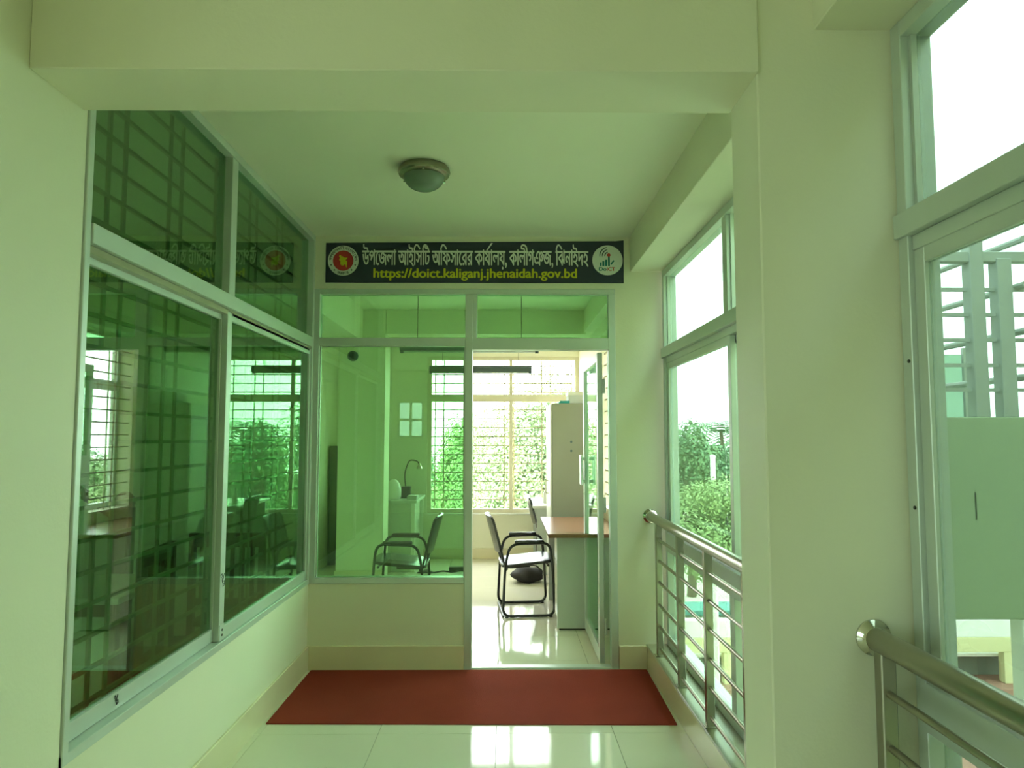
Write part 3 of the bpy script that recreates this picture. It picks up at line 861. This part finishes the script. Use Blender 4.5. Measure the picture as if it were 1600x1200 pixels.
ch = make_chair('office_chair')
tag(ch, 'black cantilever armchair facing brown desk, seen through open doorway', 'chair', 'black office armchairs')
c2 = dup(ch, (-0.85, 6.38, 0), math.pi)
tag(c2, 'black armchair facing left, seen behind green glass pane', 'chair')
c3 = dup(ch, (0.56, 8.42, 0), 0)
tag(c3, 'black armchair pushed under the far desk near back window', 'chair')
ch.location = (0.150, 6.44, 0)
ch.rotation_euler = (0, 0, math.radians(5))

# brown topped desk
t = empty('office_desk', (0.65, 6.3, 0))
tag(t, 'brown wood topped desk with pale grey end panel behind open door', 'desk')
box('desktop', 0.345, 0.935, 5.70, 6.93, 0.722, 0.752, M['desk_wood'], t, 0.003)
box('edge_band', 0.3440, 0.936, 5.6985, 5.7015, 0.722, 0.749, M['wood_dark'], t)
box('end_panel', 0.415, 0.93, 5.775, 5.800, 0.012, 0.722, M['grey_lam'], t, 0.002)
box('end_panel', 0.415, 0.93, 6.83, 6.855, 0.0, 0.722, M['grey_lam'], t, 0.002)
box('modesty_panel', 0.86, 0.88, 5.80, 6.83, 0.25, 0.722, M['grey_lam'], t, 0.002)
p = box('pedestal', 0.44, 0.855, 5.802, 6.18, 0.05, 0.718, M['grey_lam'], t, 0.002)
for z0 in (0.06, 0.28, 0.50):
    dr = box('drawer_front', 0.425, 0.440, 5.81, 6.172, z0, z0 + 0.208, M['white_lam'], p, 0.002)
box('kick_plate', 0.43, 0.92, 5.78, 5.80, 0.0, 0.014, M['alu_dark'], t)

# far desk
t = empty('office_desk', (0.64, 8.5, 0))
tag(t, 'pale desk under back window, partly hidden by steel cabinet', 'desk')
box('desktop', 0.315, 0.935, 8.05, 9.10, 0.722, 0.752, M['white_lam'], t, 0.004)
box('end_panel', 0.36, 0.93, 8.07, 8.095, 0.0, 0.722, M['grey_lam'], t, 0.002)
box('end_panel', 0.36, 0.93, 9.06, 9.085, 0.0, 0.722, M['grey_lam'], t, 0.002)
box('modesty_panel', 0.88, 0.90, 8.095, 9.06, 0.25, 0.722, M['grey_lam'], t, 0.002)
t = empty('water_bottle', (0.475, 8.35, 0.752))
tag(t, 'clear white bottle standing on the far desk', 'bottle')
lathe('body', [(0.026, 0.752), (0.030, 0.758), (0.030, 0.86), (0.013, 0.90), (0.013, 0.915)], (0.475, 8.35, 0), M['white_lam'], t, 16)
lathe('cap', [(0.015, 0.912), (0.015, 0.932)], (0.475, 8.35, 0), M['box'], t, 12)

# steel cabinet
t = empty('steel_cabinet', (0.70, 7.5, 0))
tag(t, 'tall grey beige steel cabinet behind the brown desk', 'cabinet')
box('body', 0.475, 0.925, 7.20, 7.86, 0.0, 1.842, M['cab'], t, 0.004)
for a, b in ((7.205, 7.528), (7.532, 7.855)):
    dr = box('door', 0.455, 0.474, a, b, 0.06, 1.835, M['cab_door'], t, 0.004)
    yy = b - 0.04 if a < 7.4 else a + 0.04
    tube('handle', round_path([(0.456, yy, 0.93), (0.430, yy, 0.93), (0.430, yy, 1.06), (0.456, yy, 1.06)], 0.01, 3), 0.005, M['chrome'], dr, 6)
for zz in (1.46, 1.37):
    lathe('screw_plug', [(0.012, 0), (0.012, -0.003)], (0.665, 7.20, zz), M['tube'], t, 12, 'y')
t = empty('storage_box', (0.73, 7.38, 1.842))
tag(t, 'white cardboard box lying on top of steel cabinet', 'box')
box('carton', 0.645, 0.82, 7.25, 7.52, 1.842, 1.955, M['box'], t, 0.003)
box('lid', 0.640, 0.825, 7.245, 7.525, 1.925, 1.960, M['white_lam'], t, 0.002)
bm = bmesh.new()
for i, (dx, hw, zz) in enumerate(((0, 0.055, 0.010), (0.008, 0.048, 0.024))):
    add_box(bm, 0.60 - hw + dx, 0.60 + hw + dx, 7.23, 7.34, 1.842 + zz - 0.010, 1.842 + zz + 0.004, 0.004)
tag(bm_obj('folded_cloth', bm, M['teal']), 'folded teal cloth on cabinet top beside white box', 'cloth')

# bag on the floor
bm = bmesh.new()
bmesh.ops.create_icosphere(bm, subdivisions=3, radius=1)
for v in bm.verts:
    k = 1 + 0.12 * math.sin(5 * v.co.x + 3 * v.co.y) * math.cos(4 * v.co.z)
    v.co = Vector((0.25 + v.co.x * 0.17 * k, 7.70 + v.co.y * 0.15 * k, max(0.0, 0.07 + v.co.z * 0.085 * k)))
t = empty('bag', (0.30, 7.70, 0)); tag(t, 'black slumped bag on floor behind doorway chair', 'bag')
bm_obj('body', bm, M['cloth_black'], t, smooth=True)
tube('strap', round_path([(0.18, 7.70, 0.12), (0.22, 7.66, 0.17), (0.34, 7.66, 0.17), (0.38, 7.70, 0.12)], 0.03, 3), 0.008, M['black'], t, 6)
# cable on the floor
pts = [(-0.96 + 0.045 * i, 8.16 + 0.05 * math.sin(i * 1.3) + 0.01 * i, 0.008) for i in range(13)]
t = empty('extension_cable', (-0.75, 8.25, 0)); tag(t, 'dark extension cable with socket block lying on office floor', 'cable')
tube('cord', round_path(pts, 0.03, 3), 0.008, M['black'], t, 6)
box('socket_block', -0.62, -0.44, 8.27, 8.34, 0.0, 0.05, M['black'], t, 0.006)
bm = bmesh.new(); add_tube(bm, round_path([(-0.93, 8.18, 0.012), (-0.86, 8.28, 0.02), (-0.78, 8.15, 0.012), (-0.88, 8.10, 0.02), (-0.95, 8.15, 0.014), (-0.84, 8.24, 0.02)], 0.04, 4), 0.008, 6)
bm_obj('coil', bm, M['black'], t, smooth=True)

# side counter at the left of the office
t = empty('side_counter', (-1.32, 8.65, 0)); tag(t, 'pale side counter in corner left of back window', 'counter')
box('countertop', -1.70, -0.985, 8.22, 9.10, 0.765, 0.795, M['grey_lam'], t, 0.003)
box('body', -1.68, -1.045, 8.245, 9.09, 0.0, 0.765, M['concrete'], t, 0.003)
box('corner_post', -1.050, -1.005, 8.235, 8.28, 0.0, 0.765, M['white_lam'], t, 0.003)
box('corner_post', -1.050, -1.005, 9.04, 9.085, 0.0, 0.765, M['white_lam'], t, 0.003)
t = empty('kitchen_appliance', (-1.275, 8.40, 0.795)); tag(t, 'white rounded appliance on side counter beside the column', 'appliance')
lathe('body', [(0.07, 0.795), (0.085, 0.83), (0.088, 0.90), (0.075, 0.97), (0.045, 1.01), (0.012, 1.025)], (-1.275, 8.40, 0), M['white_lam'], t, 20)
tube('handle', round_path([(-1.275, 8.47, 0.97), (-1.275, 8.54, 0.97), (-1.275, 8.54, 0.84), (-1.275, 8.48, 0.83)], 0.03, 3), 0.009, M['black'], t, 6)
t = empty('desk_lamp', (-1.17, 8.75, 0.795)); tag(t, 'dark gooseneck lamp curving over the side counter', 'lamp')
lathe('base', [(0.06, 0.795), (0.06, 0.81), (0.02, 0.82)], (-1.17, 8.75, 0), M['black'], t, 18)
tube('gooseneck', round_path([(-1.17, 8.75, 0.81), (-1.20, 8.75, 1.08), (-1.14, 8.75, 1.24), (-1.04, 8.75, 1.22), (-1.02, 8.75, 1.17)], 0.08, 5), 0.008, M['black'], t, 6)
lathe('shade', [(0.012, 1.19), (0.034, 1.14), (0.036, 1.13)], (-1.02, 8.75, 0), M['chrome'], t, 14)
t = empty('counter_device', (-1.10, 8.60, 0.795)); tag(t, 'dark boxy device standing on side counter', 'device')
box('body', -1.205, -1.10, 8.55, 8.66, 0.797, 0.93, M['black'], t, 0.006)
box('base', -1.215, -1.09, 8.54, 8.67, 0.795, 0.802, M['black'], t, 0.002)
bm = bmesh.new()
for i in range(6):
    add_box(bm, -1.11 + 0.004 * (i % 3), -1.00 + 0.005 * (i % 2), 8.30 + 0.006 * (i % 2), 8.47, 0.795 + 0.008 * i, 0.802 + 0.008 * i, 0.001)
tag(bm_obj('paper_stack', bm, M['box']), 'small stack of papers at counter edge', 'papers')
# dark cabinet in the recess
t = empty('recess_cabinet', (-1.95, 8.85, 0)); tag(t, 'dark narrow cupboard in shadowed recess left of column', 'cupboard')
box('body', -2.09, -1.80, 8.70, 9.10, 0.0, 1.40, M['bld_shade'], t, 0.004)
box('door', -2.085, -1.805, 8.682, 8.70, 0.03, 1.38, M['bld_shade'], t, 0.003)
lathe('knob', [(0.012, 0), (0.012, -0.02), (0.007, -0.026)], (-1.83, 8.682, 0.8), M['chrome'], t, 10, 'y')
# round fixture on the column
t = empty('wall_fixture', (-1.60, 7.61, 2.36)); tag(t, 'small dark round fixture high on office column', 'fixture')
lathe('housing', [(0.055, 7.62), (0.055, 7.60), (0.045, 7.59)], (-1.60, 0, 2.36), M['tube'], t, 20, 'y')
lathe('face', [(0.040, 7.591), (0.038, 7.586)], (-1.60, 0, 2.36), M['black'], t, 20, 'y')

# hanging tube lights
def tube_light(y, x0, x1, z, label):
    t = empty('tube_light', ((x0 + x1) / 2, y, z)); tag(t, label, 'tube light')
    prism = [(-0.05, -0.028), (0.05, -0.028), (0.05, 0.020), (0.034, 0.042), (-0.034, 0.042), (-0.05, 0.020)]
    bm = bmesh.new()
    a = [bm.verts.new((x0, y + u, z + v)) for u, v in prism]; b = [bm.verts.new((x1, y + u, z + v)) for u, v in prism]
    bm.faces.new(a); bm.faces.new(list(reversed(b)))
    for i in range(6): bm.faces.new((a[i], b[i], b[(i + 1) % 6], a[(i + 1) % 6]))
    bmesh.ops.recalc_face_normals(bm, faces=bm.faces)
    bm_obj('housing', bm, M['tube'], t)
    tube('lamp_tube', [(x0 + 0.03, y, z - 0.030), (x1 - 0.03, y, z - 0.030)], 0.013, M['grey_lam'], t, 10)
    for xa in (x0, x1 - 0.03): box('end_socket', xa, xa + 0.03, y - 0.02, y + 0.02, z - 0.046, z - 0.028, M['tube'], t)
    for xx in (x0 + 0.15, x1 - 0.15):
        tube('hanging_wire', [(xx, y, z + 0.03), (xx, y, ZC)], 0.003, M['wire'], t, 5)
tube_light(6.3, -0.91, 0.30, 2.285, 'nearer hanging tube light just below office glazing transom')
tube_light(8.35, -0.865, 0.315, 2.285, 'farther hanging tube light silhouetted against office back window')

# ------------------------------------------------------------------ stair hall behind the left glazing
t = empty('work_table', (-2.3, 3.77, 0)); tag(t, 'pale topped table behind left green window', 'table')
box('tabletop', -2.90, -1.80, 3.46, 4.08, 0.722, 0.752, M['table_top'], t, 0.003)
box('front_panel', -2.86, -1.86, 3.50, 3.52, 0.10, 0.690, M['table_top'], t, 0.002)
box('apron', -2.87, -1.83, 3.485, 3.50, 0.66, 0.722, M['wood_dark'], t, 0.002)
for lx_ in (-2.87, -1.87):
    for ly_ in (3.49, 4.01):
        box('leg', lx_, lx_ + 0.045, ly_, ly_ + 0.045, 0, 0.722, M['wood_dark'], t, 0.003)
def slat_chair(name):
    t = empty(name, (0, 0, 0))
    box('seat', -0.21, 0.21, -0.21, 0.21, 0.42, 0.45, M['wood_dark'], t, 0.004)
    for sx in (-1, 1):
        box('leg', sx * 0.20 - 0.018, sx * 0.20 + 0.018, -0.218, -0.182, 0, 0.42, M['wood_dark'], t, 0.003)
        box('leg', sx * 0.20 - 0.018, sx * 0.20 + 0.018, 0.182, 0.218, 0, 0.95, M['wood_dark'], t, 0.003)
        box('stretcher', sx * 0.20 - 0.010, sx * 0.20 + 0.010, -0.182, 0.182, 0.17, 0.20, M['wood_dark'], t, 0.002)
    box('top_rail', -0.182, 0.182, 0.188, 0.212, 0.87, 0.95, M['wood_dark'], t, 0.003)
    box('lower_rail', -0.182, 0.182, 0.190, 0.210, 0.54, 0.58, M['wood_dark'], t, 0.003)
    for k in range(6):
        x = -0.145 + 0.058 * k
        box('slat', x - 0.011, x + 0.011, 0.193, 0.207, 0.58, 0.87, M['wood_dark'], t, 0.001)
    return t
s1 = slat_chair('slat_back_chair')
tag(s1, 'dark wooden slat back chair beside table behind left window', 'chair', 'wooden chairs in the stair hall')
s2 = dup(s1, (-1.60, 4.46, 0), math.radians(180)); tag(s2, 'dark wooden chair near corner behind right pane of left window', 'chair')
s1.location = (-1.560, 3.76, 0); s1.rotation_euler = (0, 0, math.radians(95))
# staircase
t = empty('staircase', (-3.2, 4.4, 0)); tag(t, 'brown wooden staircase rail and steps deep behind left window', 'staircase')
n = 9
for i in range(n):
    x = -2.25 - 0.25 * i
    box('step', x - 0.26, x, 4.22, 4.78, 0.165 * (i + 1) - 0.04, 0.165 * (i + 1), M['concrete'], t, 0.004)
    box('baluster', x - 0.135, x - 0.115, 4.24, 4.26, 0.165 * (i + 1), 0.165 * (i + 1) + 0.84, M['wood_dark'], t, 0.002)
prism_y('stringer', [(-2.25, 0), (-2.25, 0.12), (-4.50, 1.48), (-4.50, 1.10), (-2.75, 0)], 4.205, 4.22, M['wood_dark'], t)
po = box('newel_post', -2.24, -2.15, 4.20, 4.29, 0, 1.10, M['wood_dark'], t, 0.006)
lathe('newel_cap', [(0.05, 1.10), (0.058, 1.12), (0.05, 1.16), (0.025, 1.185), (0.004, 1.19)], (-2.195, 4.245, 0), M['wood_dark'], po, 16)
tube('handrail', [(-2.20, 4.25, 1.02), (-4.50, 4.25, 2.53)], 0.030, M['wood_dark'], t, 10)

# ------------------------------------------------------------------ outside
GZ = -5.5
bm = bmesh.new(); bmesh.ops.create_grid(bm, x_segments=1, y_segments=1, size=140)
for v in bm.verts: v.co.z = GZ
struct(bm_obj('ground', bm, M['ground']))
struct(box('pavement', 2.0, 30, 13.0, 19.0, GZ, GZ + 0.03, M['brick_red']))

# neighbouring landing seen through the near window
t = empty('stair_landing', (2.9, 4.2, GZ)); tag(t, 'pale parapet landing with bars and posts outside near window', 'landing')
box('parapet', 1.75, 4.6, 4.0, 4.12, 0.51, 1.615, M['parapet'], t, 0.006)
box('slab', 1.75, 4.6, 4.12, 5.6, 0.51, 0.66, M['concrete'], t, 0.006)
box('column', 2.83, 3.10, 4.00, 4.11, GZ, 0.51, M['bld_white'], t, 0.006)
box('crack', 2.597, 2.604, 3.997, 4.0, 1.05, 1.20, M['alu_dark'], t)
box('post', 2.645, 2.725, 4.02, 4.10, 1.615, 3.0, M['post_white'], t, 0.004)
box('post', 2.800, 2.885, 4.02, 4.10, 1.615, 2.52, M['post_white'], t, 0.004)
box('top_rail', 1.75, 4.6, 4.03, 4.09, 2.500, 2.560, M['post_white'], t, 0.004)
for z in (2.345, 2.20, 2.055, 1.91, 1.77):
    box('rail', 1.75, 4.6, 4.05, 4.074, z - 0.010, z + 0.010, M['post_white'], t)
for z in (2.62, 2.36, 2.10, 1.84):
    tube('side_rail', [(2.93, 3.98, z), (2.93, 5.6, z)], 0.020, M['post_white'], t, 8)
box('green_screen', 2.3, 3.6, 5.60, 5.62, 0.66, 2.15, M['gwin'], t)
for x in (2.3, 2.75, 3.2, 3.6):
    box('screen_post', x - 0.02, x + 0.02, 5.57, 5.60, 0.66, 2.2, M['post_white'], t)

# unseen wing, added to block sky light through the near window
t = empty('sky_block_wing', (5.0, -1.0, GZ)); tag(t, 'unseen plastered wing added to block sky light from near window', 'building')
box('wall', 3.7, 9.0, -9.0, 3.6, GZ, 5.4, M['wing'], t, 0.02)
box('parapet_cap', 3.6, 9.1, -9.1, 3.7, 5.4, 5.55, M['concrete'], t, 0.02)
for fz in (-4.3, -1.0, 2.3):
    for fy in (-6.5, -3.5, -0.5):
        wn = box('window', 3.66, 3.7, fy, fy + 1.5, fz, fz + 1.4, M['alu'], t)
        box('pane', 3.645, 3.66, fy + 0.06, fy + 1.44, fz + 0.06, fz + 1.34, M['s_teal'], wn)

# long low shed across the yard
t = empty('yard_building', (10, 21, GZ)); tag(t, 'long low pale yellow building across the yard', 'building')
box('wall', 3.5, 22, 20.8, 24.0, GZ, -4.52, M['bld_shade'], t)  # dark colour paints the shade under the veranda edge
box('fascia', 3.0, 22.5, 20.0, 20.3, -4.32, -3.92, M['bld_yellow'], t, 0.02)
box('parapet', 3.0, 22.5, 20.0, 20.3, -3.92, -3.44, M['bld_white'], t, 0.02)
box('roof', 3.0, 22.5, 20.3, 24.3, -4.52, -4.42, M['bld_white'], t, 0.02)
box('plinth', 3.0, 22.5, 19.6, 20.8, GZ, GZ + 0.35, M['brick_red'], t, 0.02)
for i in range(8):
    box('column', 3.4 + 2.55 * i, 3.65 + 2.55 * i, 20.02, 20.27, GZ + 0.35, -4.32, M['bld_yellow'], t, 0.01)
t = empty('tin_shed', (7, 27, GZ)); tag(t, 'small shed with cyan tin roof beyond the yellow building', 'shed')
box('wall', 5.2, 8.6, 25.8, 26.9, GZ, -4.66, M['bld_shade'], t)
prism_y('roof', [(4.9, -4.66), (8.9, -4.66), (8.9, -4.50), (4.9, -4.50)], 25.6, 27.0, M['tin_cyan'], t)
t = empty('house', (-2.6, 30, GZ)); tag(t, 'white house among trees beyond office back window', 'house')
box('wall', -5.6, -1.6, 28.5, 33, GZ, -0.6, M['bld_white'], t, 0.02)
box('roof', -6.0, -1.2, 28.1, 33.4, -0.6, -0.35, M['bld_white'], t, 0.02)
for x in (-5.0, -3.6, -2.6):
    wn = box('window', x, x + 0.7, 28.44, 28.5, -2.2, -1.0, M['bld_shade'], t)
    box('pane', x + 0.06, x + 0.64, 28.42, 28.44, -2.14, -1.06, M['gwin'], wn)
t = empty('utility_pole', (5.35, 18.6, GZ)); tag(t, 'white pole standing among the trees outside alcove window', 'pole')
tube('pole', [(5.35, 18.6, GZ), (5.35, 18.6, 1.0)], 0.07, M['bld_white'], t, 12)
lathe('pole_cap', [(0.08, 1.0), (0.08, 1.04), (0.02, 1.07)], (5.35, 18.6, 0), M['bld_white'], t, 12)

def tree(name, x, y, top, rx, rz, m, label, nleaf=5000, leaf=0.16, group=None, nclump=22):
    t = empty(name, (x, y, GZ)); tag(t, label, 'tree', group)
    cz = top - rz
    tube('trunk', [(x, y, GZ), (x + 0.1, y, (GZ + cz) / 2), (x, y + 0.05, cz)], 0.16, M['bark'], t, 8, radii=[0.22, 0.16, 0.08])
    cl = []
    for k in range(nclump):
        a = rnd.uniform(0, 2 * math.pi); u = rnd.uniform(-0.75, 0.9); s = math.sqrt(1 - u * u) * rnd.uniform(0.30, 0.62)
        cl.append((x + rx * s * math.cos(a), y + rx * s * math.sin(a), cz + rz * 0.62 * u, rnd.uniform(0.24, 0.38)))
    for k in range(5):
        c = cl[k]
        tube('branch', [(x, y, cz - rz * 0.5), ((x + c[0]) / 2, (y + c[1]) / 2, (cz + c[2]) / 2), c[:3]], 0.05, M['bark'], t, 5, radii=[0.08, 0.05, 0.02])
    verts = []; faces = []
    for i in range(nleaf):
        c = cl[i % nclump]
        d = Vector((rnd.gauss(0, 1), rnd.gauss(0, 1), rnd.gauss(0, 1))).normalized()
        rr = rnd.uniform(0.55, 1.0) * c[3]
        p = Vector((c[0] + d.x * rr * rx, c[1] + d.y * rr * rx, c[2] + d.z * rr * rz))
        nrm = (d + Vector((rnd.uniform(-.7, .7), rnd.uniform(-.7, .7), rnd.uniform(-.3, .9)))).normalized()
        u = nrm.orthogonal().normalized(); u = (Matrix.Rotation(rnd.uniform(0, 6.28), 3, nrm) @ u); v = nrm.cross(u)
        s = leaf * rnd.uniform(0.7, 1.3); b = len(verts)
        verts += [p - u * s * 0.5, p + v * s * 0.28 + nrm * s * 0.06, p + u * s * 0.5, p - v * s * 0.28 + nrm * s * 0.06]
        faces.append((b, b + 1, b + 2, b + 3))
    me = bpy.data.meshes.new('foliage'); me.from_pydata([tuple(v - Vector((x, y, cz))) for v in verts], [], faces); me.materials.append(m)
    o = link_mesh('foliage', me, (x, y, cz), t); o['kind'] = 'stuff'
    return t

def palm(x, y, top, m, label, group=None, nf=14, ln=2.4):
    t = empty('palm_tree', (x, y, GZ)); tag(t, label, 'palm', group)
    tube('trunk', [(x, y, GZ), (x + 0.25, y, (GZ + top) / 2), (x, y, top)], 0.14, M['bark'], t, 8, radii=[0.2, 0.14, 0.11])
    for k in range(nf):
        a = 2 * math.pi * k / nf + rnd.uniform(-.2, .2); el = rnd.uniform(-0.1, 0.9)
        dr = Vector((math.cos(a), math.sin(a), 0)); sd = Vector((-math.sin(a), math.cos(a), 0))
        vs = []; fs = []
        sp = [Vector((x, y, top)) + dr * (ln * s * math.cos(el * (1 - s))) + Vector((0, 0, ln * (math.sin(el) * s - 0.75 * s * s))) for s in [i / 12 for i in range(13)]]
        for i in range(1, 13):
            for sgn in (-1, 1):
                L_ = ln * 0.26 * math.sin(math.pi * min(1, 0.12 + i / 13.5))
                b = len(vs); p = sp[i]; pr = sp[i - 1]
                tip = p + sd * sgn * L_ + dr * 0.15 + Vector((0, 0, -0.28 * L_))
                vs += [pr, pr * 0.35 + p * 0.65, tip]; fs.append((b, b + 1, b + 2))
        me = bpy.data.meshes.new('frond'); c0 = Vector((x, y, top))
        me.from_pydata([tuple(v - c0) for v in vs], [], fs); me.materials.append(m)
        link_mesh('frond', me, c0, t)
    return t

# through the alcove window
tree('round_tree', 4.62, 14.5, 1.05, 2.2, 1.45, M['leaf3'], 'bushy yellow green tree crown just outside alcove window', 40000, 0.07, nclump=36)
tree('tall_tree', 8.3, 32.5, 2.7, 2.0, 3.4, M['leaf2'], 'tall pointed blue green tree behind the bushy tree outside alcove', 9000, 0.2)
tree('tall_tree', 10.4, 37.4, 1.9, 2.2, 3.0, M['leaf2'], 'lower dark tree at left of alcove window view', 7000, 0.22)
palm(13.2, 44.0, 1.9, M['leaf2'], 'palm tree with arching fronds at right of alcove window view', ln=3.2)
tree('tall_tree', 17.0, 53.0, 1.9, 3.6, 3.4, M['leaf2'], 'broad tree standing behind the palm outside alcove window', 6000, 0.32)
# beyond the office back window
tree('garden_tree', 0.95, 16.6, 3.9, 2.5, 4.4, M['leaf1'], 'tall leafy tree filling right half of office back window', 90000, 0.08, nclump=90)
tree('garden_tree', -0.9, 22.6, 3.0, 1.9, 4.0, M['leaf3'], 'yellow green leafy tree in middle of office back window', 60000, 0.10, nclump=70)
tree('garden_tree', -3.2, 26.2, 2.2, 1.6, 3.6, M['leaf2'], 'blue green tree seen through green glass beside door frame', 10000, 0.13)
tree('garden_tree', 2.6, 27.5, 5.0, 2.2, 4.8, M['leaf3'], 'tall yellow green tree at right end of office back window', 14000, 0.17, nclump=34)
# beside the building and in the distance
for i, (x, y, top, rx, rz) in enumerate([(13.6, 30.0, 1.8, 3.0, 3.2), (21, 40, 1.8, 3.4, 3.2), (-8.0, 40, 1.8, 3.2, 3.2), (0, 41, 1.8, 3.6, 3.4), (6.2, 44, 1.8, 2.5, 3.4), (-15, 38, 1.8, 3.2, 3.2)]):
    tree('distant_tree', x, y, top, rx, rz, M['leaf2' if i % 2 else 'leaf1'], 'leafy green tree in the distant background line', 6000, 0.2, 'background trees')
